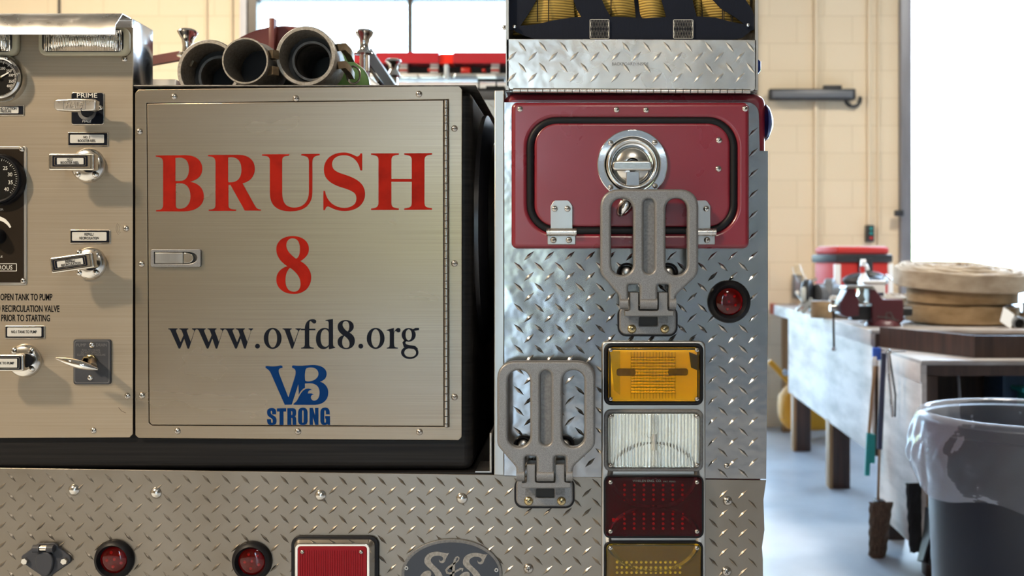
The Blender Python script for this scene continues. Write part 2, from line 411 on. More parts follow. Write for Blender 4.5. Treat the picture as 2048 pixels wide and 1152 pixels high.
def inside(p, poly):
    x, y = p; c = False; j = len(poly)-1
    for i in range(len(poly)):
        a, b = poly[i], poly[j]
        if (a[1] > y) != (b[1] > y) and x < (b[0]-a[0])*(y-a[1])/(b[1]-a[1])+a[0]: c = not c
        j = i
    return c
def lugs(poly, y, o, pitch, tilt=0.0, L=14.5, W=3.7, hgt=.0017, skip=(), ang=(46, -46), half=(.5, .5)):
    """raised tread lugs over the outline poly (px)"""
    bm = bmesh.new(); k = K(y)
    xs = [p[0] for p in poly]; ys = [p[1] for p in poly]
    for fam in (0, 1):
        for i in range(int((min(xs)-o[0])/pitch[0])-2, int((max(xs)-o[0])/pitch[0])+3):
            for j in range(int((min(ys)-o[1])/pitch[1])-3, int((max(ys)-o[1])/pitch[1])+3):
                cx = o[0]+(i+half[0]*fam)*pitch[0]; cy = o[1]+(j+half[1]*fam)*pitch[1]+tilt*(cx-o[0])
                a = math.radians(ang[fam]); dx, dy = math.cos(a), math.sin(a)
                if not all(inside((cx+dx*L*s, cy+dy*L*s), poly) for s in (-1, 0, 1)): continue
                if any(s[0] < cx < s[2] and s[1] < cy < s[3] for s in skip): continue
                A, B, C = [], [], []
                for t in (-1, -.6, -.22, 0, .22, .6, 1):
                    wv = W*max(0, 1-abs(t)**1.35); hh = hgt*max(0, 1-abs(t)**1.6)*(1.18 if t == 0 else 1)
                    q = (cx+dx*L*t, cy+dy*L*t)
                    def at(s, h): return bm.verts.new(((q[0]-dy*s-CX)*k, y-h, H+(CY-q[1]-dx*s)*k))
                    A.append(at(-wv, -.0002)); B.append(at(0, hh)); C.append(at(wv, -.0002))
                for q in range(6):
                    for U, V in ((A, B), (B, C)): bm.faces.new((U[q], U[q+1], V[q+1], V[q]))
    bmesh.ops.remove_doubles(bm, verts=bm.verts[:], dist=1e-6)
    bmesh.ops.recalc_face_normals(bm, faces=bm.faces[:])
    return fin(bm)
# ------------------------------------------------------------------ the room
ZC, YB, YF, XL, XR = 4.6, 5.6, -6.5, -7.0, 6.6
def struct(name, parts): return obj(name, parts, None, kind='structure')
struct('floor', (box(XL-.2, XR+.2, YF-.2, YB+.2, -.1, 0), 'concrete'))
struct('ground', [(box(-30, 40, YB+.2, 45, -.14, -.03), 'apron'), (box(-30, 40, -45, YF-.2, -.14, -.03), 'apron')])
struct('ceiling', (box(XL-.2, XR+.2, YF-.2, YB+.2, ZC, ZC+.1), 'ceil'))
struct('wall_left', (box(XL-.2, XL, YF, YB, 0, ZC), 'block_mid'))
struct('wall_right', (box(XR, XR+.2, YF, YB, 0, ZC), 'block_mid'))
KW = K(YB)
gx0, gx1 = P(497, 0, YB).x, 1.33                     # glazed bay door ahead of the truck, hidden part widened to light the bench
dx0, dx1 = P(1822, 0, YB).x, 6.0                    # open bay door on the right
gz, dz = P(0, -6, YB).z, 4.25
struct('wall_back', [(box(XL, gx0, YB, YB+.2, 0, ZC), 'block'), (box(gx0, gx1, YB, YB+.2, gz, ZC), 'block'), (box(gx1, dx0, YB, YB+.2, 0, ZC), 'block'),
                     (box(dx0, dx1, YB, YB+.2, dz, ZC), 'block'), (box(dx1, XR, YB, YB+.2, 0, ZC), 'block')])
rx = [(XL, -1.14), (-.7, -.55), (2.6, XR)]
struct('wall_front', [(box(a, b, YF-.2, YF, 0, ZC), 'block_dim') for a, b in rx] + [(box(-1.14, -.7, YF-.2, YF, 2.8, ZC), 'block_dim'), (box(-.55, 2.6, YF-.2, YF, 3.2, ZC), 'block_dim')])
struct('door_3', [(box(-.55, 2.6, YF-.12, YF-.06, .53*i, .53*i+.52, .01), 'rollup') for i in range(6)])
# glazed door: frame, mullions, panes
fr = [(box(gx0, P(516, 0, YB).x, YB-.03, YB+.08, 0, gz), 'frame_dark'), (box(gx0, gx1, YB-.02, YB+.06, P(0, 1, YB).z, gz), 'frame_dark'), (box(gx1-.06, gx1, YB-.02, YB+.06, 0, gz), 'frame_dark')]
mull = [P(820, 0, YB).x, P(1122, 0, YB).x, P(1424, 0, YB).x]
for x in mull: fr.append((box(x-.018, x+.018, YB-.01, YB+.05, 0, gz), 'frame_dark'))
for z in (.55, 1.15, 1.78): fr.append((box(gx0, gx1, YB-.01, YB+.05, z-.04, z+.04), 'frame_dark'))
d1 = struct('door_1', fr)
obj('pane', (box(P(516, 0, YB).x, gx1-.06, YB+.015, YB+.021, 0, gz-.02), 'pane'), d1)
obj('track', [(box(P(484, 0, YB).x, gx0, YB-.05, YB+.01, 0, gz+.3), 'jamb')], d1)
d2 = struct('door_2', [(box(P(1797, 0, YB).x, P(1812, 0, YB).x, YB-.06, YB+.02, 0, dz), 'jamb'), (box(P(1812, 0, YB).x, dx0, YB-.02, YB+.2, 0, dz), 'jamb'), (box(dx1, dx1+.1, YB-.06, YB+.2, 0, dz), 'jamb')])
obj('door_sensor', [(pbox(1792, 420, 1808, 432, YB-.11, YB-.06, .004), 'tool_black')], d2)
def ptube(pts, r, y): return tube([P(a, b, y) for a, b in pts], r, 10)
def conduit(name, px, y0, y1, wpx, label, cat='conduit'):
    r = wpx*KW/2; yy = YB-r-.001
    return obj(name, (tube([P(px, y0, yy), P(px, y1, yy)], r, 12), 'cream'), None, label, cat)
conduit('conduit', 1632, -260, 600, 9, 'cream painted pipe running down the wall behind the bar lamp')
conduit('conduit', 1738, -260, 450, 8, 'cream painted pipe running down to the push button box')
conduit('conduit', 1757, -260, 520, 5, 'thin cream conduit just right of the push button box')
conduit('conduit', 412, -260, 860, 6, 'thin cream pipe on the wall, left one above the suction hoses')
conduit('conduit', 463, -260, 860, 6, 'thin cream pipe on the wall beside the glazed bay door')
obj('conduit', (tube([P(118, -260, YB-.012), P(118, 860, YB-.012)], .009, 10), 'tool_black'), None, 'thin dark pipe on the wall above the steel hood at far left', 'conduit')
bl = thing('bar_lamp', P(1625, 186, YB), 'long dark grey bar lamp mounted level on the cream block wall', 'lamp')
obj('housing', [(pbox(1539, 177, 1712, 199, YB-.10, YB-.037, .008), 'tool_black'), (pbox(1548, 184, 1556, 194, YB-.045, YB-.001), 'tool_black'), (pbox(1694, 184, 1702, 194, YB-.045, YB-.001), 'tool_black'), (pbox(1648, 170, 1684, 178, YB-.08, YB-.037, .004), 'tool_black')], bl)
obj('diffuser', (pbox(1545, 181, 1706, 195, YB-.103, YB-.098, .002), 'grey_tool'), bl, 'ribbed grey diffuser')
obj('cable_loop', (tube([P(1706+15*math.cos(a), 199+14*math.sin(a), YB-.03) for a in [i*PI/8-.4 for i in range(13)]], .012, 8), 'tool_black'), bl)
pb = thing('push_button_box', P(1742, 487, YB), 'small black door control box with green and red buttons on the wall', 'control box')
obj('housing', (pbox(1734, 450, 1749, 484, YB-.06, YB-.001, .006), 'tool_black'), pb)
for i, c in enumerate(('teal', 'teal', 'tool_red')):
    obj('button', (lathe([(0, .012), (.011, .01), (.012, 0)], front(1742, 457+i*9.5, YB-.06), 16), c), pb)
ob = thing('outlet_box', P(1594, 590, YB), 'grey electrical outlet box on the wall behind the bench grinder', 'outlet')
obj('housing', (pbox(1587, 549, 1604, 596, YB-.05, YB-.001, .005), 'grey_tool'), ob)
obj('cover_plate', (pbox(1590, 553, 1601, 592, YB-.054, YB-.05, .001), 'jamb'), ob)

# ------------------------------------------------------------------ the fire truck
truck = thing('fire_truck', (-.75, 1.5, 0), 'red fire truck seen from its stainless steel and tread plate tail', 'fire truck')
def part(name, parts, label=None, parent=truck, angle=38): return obj(name, parts, parent, label, angle=angle)
# hidden underparts that carry it
for x in (-1.5, .02):
    for y in (.75, 4.3):
        t = part('wheel', (lathe([(.24, -.1), (.36, -.11), (.4, -.07), (.4, .07), (.36, .11), (.24, .1)], T(x, y, .4) @ R(90, 'Y'), 32), 'rubber'))
        part('rim', (lathe([(0, .02), (.2, .03), (.24, .1), (.245, -.1), (.2, -.05), (0, -.05)], T(x, y, .4) @ R(90, 'Y'), 32), 'steel_plain'), parent=t)
part('chassis', [(box(-1.7, .1, .26, 5.0, .40, .56), 'black'), (box(-1.68, P(986, 0).x, .006, 2.6, .72, P(0, 945).z, .004), 'black')])
part('cab', [(box(-1.72, .2, 3.3, 5.2, .56, 1.35, .06), 'red'), (box(-1.55, .05, 2.75, 4.6, 1.3, P(0, 160, 2.75).z, .05), 'white_paint')])
rw = part('cab_window', [(plate([rr(560, 176, 1040, 420, 10)], 2.735, .012, .003), 'glass_dark')])
# rear body behind the tread plate
part('rear_body', [(plate([rr(1006, 186, 1532, 520, 22, 8)], .0035, 1.6, .012, 4), 'red'), (box(P(1008, 0).x, P(1522, 0).x, .006, 2.4, .56, P(0, 300).z), 'red')], 'red painted body edge')
colpoly = [(1008, 204)]+[(1494+24*math.sin(a), 228-24*math.cos(a)) for a in [i*PI/12 for i in range(7)]]+[(1520, 301), (1536, 302), (1536, 640), (1532.5, 958), (1008, 953)]
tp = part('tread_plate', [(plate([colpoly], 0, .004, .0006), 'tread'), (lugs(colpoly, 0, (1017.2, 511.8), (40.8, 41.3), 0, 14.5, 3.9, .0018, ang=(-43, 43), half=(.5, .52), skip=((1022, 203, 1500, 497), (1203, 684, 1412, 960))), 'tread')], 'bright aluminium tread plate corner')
bp = [(-860, 928), (0, 936), (500, 943), (1000, 950), (1202, 955.5), (1532.5, 960.5), (1527, 1000), (1529, 1060), (1524, 1095), (1526, 1120), (1527, 1290), (-860, 1290)]
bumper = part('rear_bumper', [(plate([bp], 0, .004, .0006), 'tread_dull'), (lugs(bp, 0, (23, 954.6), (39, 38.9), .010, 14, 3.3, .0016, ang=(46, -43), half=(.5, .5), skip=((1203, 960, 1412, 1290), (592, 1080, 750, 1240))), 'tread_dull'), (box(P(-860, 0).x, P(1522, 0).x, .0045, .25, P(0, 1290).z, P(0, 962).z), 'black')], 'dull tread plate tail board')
for x, y in ((148, 980), (312, 986), (641, 991), (924, 997)): screw(x, y, 11.5, bumper, me=RIVET, name='bolt')
for x, y, r in ((1455, 1002, 9.5), (1453, 1143, 10), (1057, 1137, 10)): screw(x, y, r, bumper, m='bolt', name='bolt')
screw(1454, 932, 6, tp, m='bolt')
part('corner_trim', [(plate([[(989, 181), (1008, 180), (1008, 951), (988, 950)]], -.0035, .05, .0015), 'trim')], 'satin aluminium corner strip')
part('floor_bracket', [(box(P(979, 0).x, P(983.5, 0).x, 0.001, .10, P(0, 944).z, P(0, 866).z, .001), 'trim'), (box(P(950, 0).x, P(983, 0).x, .004, .09, P(0, 946).z, P(0, 943.5).z), 'trim')])
part('gap_dark_panel', [(box(P(986, 0).x, P(1007, 0).x, .05, 1.4, P(0, 948).z, P(0, 190).z), 'black')], 'black panel added to keep the gap dark')  # added sheet that blacks out the gap beside the tank
# black poly tank body
part('tank_body', [(plate([rr(-860, 181, 945, 941, 18)], .008, .75, .014, 4), 'black')], 'black moulded body behind the steel panels')
gxm = T(P(945, 0, .05).x-.012, .25, 1.262) @ R(90, 'Y')
part('side_guard', [(lathe([(.05, 0), (.20, 0), (.222, .010), (.222, .024), (.20, .036), (.05, .04)], gxm, 56), 'black_gloss'), (lathe([(0, .05), (.12, .052), (.165, .047), (.172, .034)], gxm, 56), 'nickel')], 'black rimmed steel disc on the body side')
# ---- steel compartment panel and its door
fo = [(270, 186), (277, 179), (600, 175), (917, 171.5), (924, 178), (923.5, 874), (917, 880.5), (277, 876), (270.5, 870)]
dr = [(294.5, 207.5), (886.5, 200.5), (887.5, 852), (304, 849.5), (299, 844)]
hole = [(292.8, 205.8), (897.5, 198.8), (898.3, 854), (303.5, 851.2), (297.3, 845.5)]
panel = part('compartment_panel', [(plate([fo, hole], 0, .003, .0008), 'steel_door')], 'brushed steel frame of the lettered door')
for x, y in ((348, 193), (592, 197), (838, 188), (279, 263), (283, 528), (284, 791), (909, 257), (909, 527), (909, 794), (355, 862), (596, 863), (839, 864)):
    screw(x, y, 6.6, panel)
door = part('compartment_door', [(plate([dr], -.0006, .003, .0008), 'steel_door'), (plate([rr(290, 197, 900, 856, 3)], .0032, .001), 'dark')], 'brushed steel door lettered BRUSH 8')
hg = [(tube([P(892.3, 201, -.002), P(893, 853.5, -.002)], .0036, 14), 'bolt')]
for i in range(1, 44): hg.append((pbox(887.6, 201+i*15.05-.7, 897.2, 201+i*15.05+.7, -.0062, -.002), 'dark'))
part('piano_hinge', hg, 'dull steel piano hinge', door)
lt = [(plate([rr(300.7, 498, 401.5, 534.5, 5), path('M308,504 L376,504 C400,504 400,527.5 376,527.5 L308,527.5 Z')[0]], -.006, .006, .0012), 'cast'), (plate([path('M307,503 L378,503 C402,503 402,528.5 378,528.5 L307,528.5 Z')[0]], -.0015, .001), 'dark'),
      (plate([rr(309.5, 505.2, 366, 526.5, 1.5)], -.0055, .003, .0008), 'trim'), (plate([path('M367,505.5 L374,505.5 C391,506 391,526 374,526.3 L367,526.3 Z')[0]], -.0048, .003, .0008), 'nickel')]
part('paddle_latch', lt, 'small grey recessed paddle latch', door)
s5 = 1/3.292
def g5(d): return path(d, s5, 280, 280)
YT = -.0010
BR = ['M104,102 L300,100 C375,100 410,140 410,190 C410,240 370,265 330,275 C380,283 420,315 420,370 C420,430 375,468 290,470 L106,470 L106,462 C140,460 152,452 152,425 L152,150 C152,122 140,112 104,110 Z M233,118 L265,116 C305,116 322,150 322,190 C322,240 300,270 262,270 L233,270 Z M235,285 L262,284 C310,284 332,320 332,372 C332,420 305,453 262,453 C242,453 235,445 235,430 Z',
 'M448,98 L650,97 C720,97 756,138 756,190 C756,240 722,275 675,286 L755,430 C765,450 775,456 797,458 L797,465 L690,465 L595,295 L582,295 L582,430 C582,452 600,458 632,458 L632,467 L452,467 L452,459 C485,457 497,450 497,428 L497,145 C497,118 480,108 448,107 Z M580,116 L600,113 C650,113 668,150 668,195 C668,245 645,278 600,278 L580,278 Z',
 'M803,94 L982,93 L982,103 C950,104 936,112 936,130 L936,350 C936,410 960,445 1015,445 C1075,445 1112,405 1112,340 L1112,140 C1112,115 1098,104 1062,102 L1062,92 L1183,91 L1183,101 C1150,103 1135,115 1135,140 L1135,345 C1135,425 1085,470 990,470 C895,470 855,425 855,350 L855,135 C855,112 840,104 803,103 Z',
 'M1463,88 L1463,200 L1450,200 C1440,140 1400,100 1340,100 C1295,100 1264,125 1264,160 C1264,190 1285,208 1330,222 C1400,245 1482,270 1482,355 C1482,425 1425,468 1345,468 C1300,468 1265,450 1240,437 C1228,436 1222,445 1218,462 L1207,462 L1207,335 L1218,335 C1225,400 1280,447 1345,447 C1395,447 1425,420 1425,385 C1425,350 1400,335 1345,318 C1275,297 1210,270 1210,195 C1210,125 1265,82 1340,82 C1375,82 1400,95 1425,108 C1440,110 1447,100 1450,88 Z',
 'M1521,88 L1704,87 L1704,97 C1670,99 1655,108 1655,130 L1655,256 L1789,256 L1789,130 C1789,108 1774,99 1740,97 L1740,87 L1923,86 L1923,96 C1888,98 1873,108 1873,130 L1873,415 C1873,440 1890,447 1923,449 L1923,459 L1740,460 L1740,450 C1774,448 1789,440 1789,415 L1789,275 L1655,275 L1655,415 C1655,440 1670,448 1704,450 L1704,460 L1521,461 L1521,451 C1555,449 1570,440 1570,415 L1570,130 C1570,108 1555,99 1521,97 Z']
EIGHT = 'M1005,632 C1070,632 1112,668 1112,718 C1112,758 1080,785 1055,797 C1100,820 1127,860 1127,905 C1127,975 1075,1014 1012,1014 C945,1014 897,975 897,920 C897,870 930,842 970,832 C930,805 897,770 897,718 C897,668 940,632 1005,632 Z M1005,647 C1040,647 1053,680 1053,715 C1053,750 1045,772 1028,782 C990,755 963,725 963,695 C963,665 980,647 1005,647 Z M988,842 C1030,870 1057,905 1057,945 C1057,980 1040,999 1012,999 C975,999 957,965 957,930 C957,885 970,855 988,842 Z'
part('lettering', [(plate(g5(d), YT, .0003), 'vinyl_red') for d in BR], 'red serif letters BRUSH', door)
part('lettering', [(plate(g5(EIGHT), YT, .0003), 'vinyl_red')], 'red numeral 8', door)
s6 = 1/2.695
def g6(d, ox=0, oy=0, k=1): return path(d, s6*k, 280+ox*s6, 600+oy*s6)
Wd = 'M0,153 L50,153 L50,158 C42,159 40,163 42,170 L66,228 L82,190 L74,168 C71,160 67,158 60,158 L60,153 L108,153 L108,158 C100,159 98,163 100,170 L121,226 L138,176 C141,166 139,160 128,158 L128,153 L152,153 L152,158 C146,160 143,163 140,172 L112,262 L104,262 L86,208 L64,262 L56,262 L14,168 C11,161 8,158 0,158 Z'
Vd = 'M0,153 L50,153 L50,158 C42,159 38,163 41,170 L62,230 L82,176 C86,165 82,160 70,158 L70,153 L100,153 L100,158 C93,160 89,165 86,172 L56,262 L48,262 L14,168 C11,161 8,158 0,158 Z'
Fd = 'M868,257 C882,256 888,250 888,240 L888,163 L868,163 L868,155 L888,155 C888,125 905,103 930,103 C945,103 950,110 950,116 C950,124 944,127 938,127 C930,127 926,114 918,114 C912,114 912,130 912,155 L945,155 L945,163 L912,163 L912,240 C912,252 920,256 937,257 L937,262 L868,262 Z'
Dd = 'M1040,102 L1040,232 C1040,250 1042,252 1052,253 L1052,258 L1018,266 L1018,250 C1010,260 1000,265 988,265 C962,265 948,240 948,210 C948,175 968,150 996,150 C1005,150 1012,153 1017,158 L1017,128 C1017,115 1012,112 1000,112 L1000,108 Z M1017,175 C1013,164 1006,158 998,158 C982,158 973,178 973,205 C973,232 982,252 999,252 C1007,252 1014,246 1017,240 Z'
Rd = 'M1330,257 C1342,256 1346,252 1346,240 L1346,180 C1346,168 1342,165 1330,166 L1330,161 L1368,150 L1368,175 C1376,158 1385,150 1393,150 C1400,150 1404,156 1404,163 C1404,171 1399,175 1393,175 C1385,175 1383,168 1378,168 C1372,168 1369,178 1369,188 L1369,240 C1369,252 1375,256 1390,257 L1390,262 L1330,262 Z'
def px6(pts): return [(280+x*s6, 600+y*s6) for x, y in pts]
web = [(plate(g6(Wd, x), YT, .0003), 'ink_blueblack') for x in (152, 304, 457)]
web += [(plate([px6(ell(x, 249, 13))], YT, .0003), 'ink_blueblack') for x in (633, 1190)]
web += [(plate([px6(ell(x, 207, 48, 57)), px6(ell(x, 207, 24, 49))], YT, .0003), 'ink_blueblack') for x in (715, 1270)]
web += [(plate(g6(Vd, 768), YT, .0003), 'ink_blueblack')] + [(plate(g6(d), YT, .0003), 'ink_blueblack') for d in (Fd, Dd, Rd)]
e8 = path(EIGHT, 93/230*s6, 280+(1065-897*93/230)*s6, 600+(108-632*157/382)*s6, 157/382*s6)
web += [(plate(e8, YT, .0003), 'ink_blueblack')]
web += [(plate([px6(ell(1448, 188, 38, 37)), px6(ell(1448, 188, 17, 30))], YT, .0003), 'ink_blueblack'), (plate([px6(ell(1454, 283, 47, 35)), px6(ell(1456, 284, 32, 24))], YT-.0001, .0003), 'ink_blueblack'),
        (plate([px6([(1468, 160), (1485, 150), (1504, 150), (1504, 162), (1480, 166)])], YT, .0003), 'ink_blueblack'), (plate([px6(stroke([(1432, 216), (1422, 230), (1428, 246), (1450, 252), (1480, 256), (1494, 268)], [10, 16, 20, 18, 18, 14]))], YT, .0003), 'ink_blueblack')]
part('lettering', web, 'black web address www.ovfd8.org', door)
s7 = 1/7.2
def g7(d): return path(d, s7, 500, 710)
VB = ['M222,175 C222,158 240,155 260,160 C320,168 380,165 435,150 C462,148 474,165 466,185 C450,190 408,190 412,235 C414,260 425,285 435,310 L552,612 L650,300 C660,255 662,225 640,200 C622,190 603,190 603,168 C603,150 625,147 650,152 C720,160 800,152 880,144 C1020,138 1103,190 1103,270 C1103,330 1065,368 1010,385 C1080,405 1127,470 1127,540 C1127,650 1050,718 930,718 L900,718 L900,655 C960,670 1002,620 1002,540 C1002,450 940,408 860,408 L790,410 L790,475 C750,490 720,530 702,575 L696,420 L600,715 L500,718 L300,265 C290,240 270,215 240,195 C228,190 222,185 222,175 Z M800,210 C810,185 850,178 890,180 C950,185 985,225 985,270 C985,330 930,365 870,378 C840,383 810,385 793,365 C785,320 790,250 800,210 Z',
      'M625,705 C640,690 660,680 680,650 C700,610 730,540 770,510 C810,475 860,478 892,505 C850,500 835,520 832,555 C860,550 895,550 920,570 C885,570 868,600 880,630 C895,655 920,666 950,657 L950,718 L650,718 C635,718 622,715 625,705 Z']
ST = ['M375,855 L318,855 L318,825 C318,810 314,803 308,803 C300,803 298,812 298,828 C298,850 308,856 340,875 C375,895 382,915 382,950 C382,990 362,1010 312,1010 C265,1010 245,985 245,945 L245,925 L302,925 L302,955 C302,972 308,978 315,978 C325,978 328,968 328,950 C328,925 318,918 290,900 C258,880 245,865 245,825 C245,785 268,763 312,763 C358,763 375,785 375,825 Z',
      'M388,768 L520,766 L520,815 L482,815 L482,1008 L425,1008 L425,815 L388,815 Z',
      'M537,766 L610,766 C650,766 665,785 665,830 C665,865 655,880 640,885 C660,890 666,905 666,940 L666,1008 L612,1008 L612,930 C612,912 608,906 594,906 L594,1008 L537,1008 Z M594,808 L594,866 C606,866 610,860 610,838 C610,815 606,808 594,808 Z',
      'M760,758 C805,758 828,785 828,830 L828,945 C828,985 805,1010 760,1010 C715,1010 692,985 692,945 L692,830 C692,785 715,758 760,758 Z M760,798 C770,798 772,806 772,820 L772,955 C772,968 768,974 760,974 C752,974 750,968 750,955 L750,820 C750,806 752,798 760,798 Z',
      'M857,762 L905,762 L936,870 L936,762 L985,762 L985,1008 L938,1008 L905,895 L905,1008 L857,1008 Z',
      'M1148,855 L1092,855 L1092,825 C1092,805 1088,797 1080,797 C1072,797 1069,806 1069,825 L1069,945 C1069,965 1072,975 1080,975 C1090,975 1093,965 1093,945 L1093,918 L1080,918 L1080,880 L1152,880 L1152,1008 L1120,1008 L1114,990 C1105,1005 1092,1010 1075,1010 C1035,1010 1012,985 1012,940 L1012,830 C1012,785 1035,757 1080,757 C1130,757 1148,785 1148,835 Z']
part('emblem', [(plate(g7(d), YT-.0001*i, .0003), 'vinyl_blue') for i, d in enumerate(VB)]+[(plate(g7(d), YT, .0003), 'vinyl_blue') for d in ST], 'blue VB STRONG emblem with a wave', door)
# ---- top of the compartment
part('top_lid', [(box(P(268, 0).x, P(952, 0).x, -.001, .52, P(0, 173).z, P(0, 170).z, .001), 'alloy_dark'), (box(P(-300, 0).x, P(352, 0, .45).x, .45, .52, P(0, 172).z, P(0, 158, .45).z, .003), 'trim')])
# ---- pump panel
pp = [(-860, 55), (265.5, 55), (265.5, 868), (259, 875), (-860, 880)]
pump = part('pump_panel', [(plate([pp], -.0003, .003, .0008), 'steel')], 'brushed steel pump control panel')
for x, y in ((249, 118), (252, 457), (255, 792), (187, 861)): screw(x, y, 6.6, pump)
hp = [(0, .4157), (-.032, .4155), (-.058, .391), (-.061, .374)]
def hood(x0, x1, th=.0018):
    bm = bmesh.new()
    a = [[bm.verts.new((x, y, H+z)) for y, z in hp] for x in (x0, x1)]
    for i in range(3): bm.faces.new((a[0][i], a[0][i+1], a[1][i+1], a[1][i]))
    bmesh.ops.recalc_face_normals(bm, faces=bm.faces[:])
    bmesh.ops.solidify(bm, geom=bm.faces[:], thickness=th)
    return fin(bm)
xe = P(262, 0).x
part('panel_hood', [(hood(P(-860, 0).x, xe), 'steel_plain')], 'bent steel light hood')
part('console_box', [(box(P(-860, 0).x, xe+.001, .004, .087, P(0, 181).z, H+.4157, .0015), 'mirror_steel')], 'polished steel side of the console')
# lamps under the hood
for x0, x1 in ((84, 247), (-140, 24)):
    g = part('panel_lamp', [(plate([rr(x0-8, 54, x1+11, 111, 16)], -.010, .010, .003), 'cream_gasket'), (plate([rr(x0, 58, x1, 104, 12)], -.0105, .002), 'dark')], 'clear lamp in a cream gasket under the hood')
    part('lens', [(grid(lambda u, v: P(x0+4+(x1-x0-8)*u, 60+42*v, -.013-.022*math.sin(PI*min(max(u, .02), .98))**.5*math.sin(PI*min(max(v, .02), .98))**.6-.0007*math.sin(u*190)), 96, 10), 'clear')], None, g)
    part('bulb', [(tube([P(x0+55, 80, -.018), P(x0+95, 80, -.018)], .004, 10), 'reflector_soft'), (pbox(x0+98, 66, x0+135, 98, -.017, -.012, .002), 'reflector_soft'), (lathe([(0, .01), (.006, .009), (.007, 0)], front(x0+148, 76, -.014), 14), 'chrome')], None, g)
    part('reflector', [(plate([rr(x0+12, 62, x1-14, 100, 8)], -.0115, .001), 'reflector_soft')], None, g)
# ---- instruments
def dial(cx, cy, y, r, nums, ring, flange, ticks, needle, ring_mat, dial_mat, yflange=0.0):
    k = K(y)
    g = part('gauge', [(lathe([(r*.84*k, -.004), (r*.86*k, .002), (r*.93*k, .004), (r*k, .001), (r*1.0*k, -.012)], front(cx, cy, y), 56), ring_mat),
                       (lathe([(flange*K(0)*.96, .012), (flange*K(0), .008), (flange*K(0)*1.0, 0)], front(cx+8 if flange else cx, cy+3, yflange), 56), 'nickel' if ring_mat != 'rubber' else 'rubber')])
    part('dial', [(lathe([(0, -.004), (r*.85*k, -.004)], front(cx, cy, y), 40), dial_mat)], None, g)
    tk = []
    for a0, a1, n, l in ticks:
        for i in range(n):
            a = math.radians(a0+(a1-a0)*i/(n-1)); c, s = math.cos(a), -math.sin(a); big = i % 5 == 0
            q0, q1 = r*.81, r*(.81-(l if big else l*.6))
            tk.append((plate([stroke([(cx+c*q0, cy+s*q0), (cx+c*q1, cy+s*q1)], .9 if big else .6)], y+.0035, .0003), 'print_white'))
    for s, tx, ty, cap, wd in nums: tk.append((text(s, tx-wd/2, tx+wd/2, ty+cap/2, cap, y+.0034), 'print_white'))
    part('scale', tk, None, g)
    if needle:
        part('needle', [(plate([stroke([(cx-needle[0]*.3, cy-needle[1]*.3), (cx, cy), (cx+needle[0], cy+needle[1])], [3, 3.4, 2])], y+.0022, .0006), 'print_white'), (lathe([(0, .004), (.003, .003), (.0035, 0)], front(cx, cy, y+.003), 14), 'brass')], None, g)
    return g
dial(-1, 155, -.016, 42, [('200', 5.5, 136.5, 5.5, 10), ('250', 17.6, 141.8, 5.5, 10), ('300', 21.7, 150.2, 5.5, 9), ('350', 22.3, 162.6, 5.5, 9.5), ('400', 18, 171.8, 5.5, 9.5)], 1, 48, [(200, -47, 60, .15)], (18, -10), 'chrome', 'gauge_black')
mp_ = part('meter_plate', [(plate([rr(-170, 293, 53, 570, 4)], -.002, .002, .0006), 'trim'), (plate([rr(-164, 298, 47.5, 565, 3)], -.0024, .0006), 'plate_brown')], 'dark brown meter plate with a silver rim')
screw(43.5, 298.7, 6, mp_, -.002); screw(46.4, 561.8, 6, mp_, -.002)
dial(-7, 357, -.010, 51, [('25', 10.4, 336, 7.5, 9), ('30', 20, 348.8, 7.5, 9), ('35', 21, 364.6, 7.5, 9), ('40', 13, 378.2, 7.5, 9.5)], 1, 52, [(200, -45, 40, .10)], None, 'rubber', 'gauge_black', -.002)
part('lettering', [(text('METER', -17, 7, 421, 4, -.0026), 'print_white'), (text('IDLE', -8, 5, 515, 3.5, -.0026), 'print_white'), (text('ROUS', -2.5, 24.7, 539, 8.5, -.0026), 'print_white'),
                   (plate([rr(-60, 527, 33.5, 542.5, 1), rr(-59, 528, 32.4, 541.5, 1)], -.0026, .0003), 'print_white'),
                   (plate([stroke([(-30, 442), (-15, 436.5), (0, 437), (9, 441), (16, 447.5), (21, 455)], [8, 8.5, 8, 7, 5.5, 3.5])], -.0026, .0003), 'print_white')], None, mp_)
part('knob', [(lathe([(0, .02), (.009, .02), (.011, .016), (.0135, .004), (.0135, 0)], front(-3, 473, -.0024), 24), 'rubber')], None, mp_)
# ---- engraved label plates
def label_plate(r, ins, lines, inner='ink_blueblack', ins_mat='white', cap=5.0):
    x0, y0, x1, y1 = r
    g = part('label_plate', [(plate([rr(x0, y0, x1, y1, 2)], -.002, .002, .0006), 'nickel'), (plate([rr(x0+2.2, y0+2.2, x1-2.2, y1-2.2, 1.5)], -.0023, .0005), inner)])
    part('insert', [(plate([rr(*ins, 2)], -.0027, .0005), ins_mat)], None, g)
    part('lettering', [(text(s, a, b, base, cap, -.003, bold=.022), 'ink') for s, a, b, base in lines], None, g)
    return g
label_plate((135, 264, 216.4, 292.4), (140, 269.3, 208, 286), [('NO. 2', 166.8, 180.2, 276.6), ('BOOSTER REEL', 155.8, 191.6, 283.9)])
label_plate((139.4, 459.4, 220.6, 487.2), (144, 464, 213, 481.5), [('REFILL/', 168.9, 187.6, 471), ('RECIRCULATION', 159, 197.5, 478.6)])
label_plate((9.2, 651.3, 89.4, 677.5), (14.3, 655, 82.7, 673), [('NO.1 TANK TO PUMP', 22.5, 73.5, 666.4)], cap=5.5)
label_plate((-62, 210, 48, 231), (-52, 213.7, 37, 226.5), [('COMPOUND SUCTION', -26, 33, 219.5), ('PRESSURE', 1, 22.5, 225.2)])
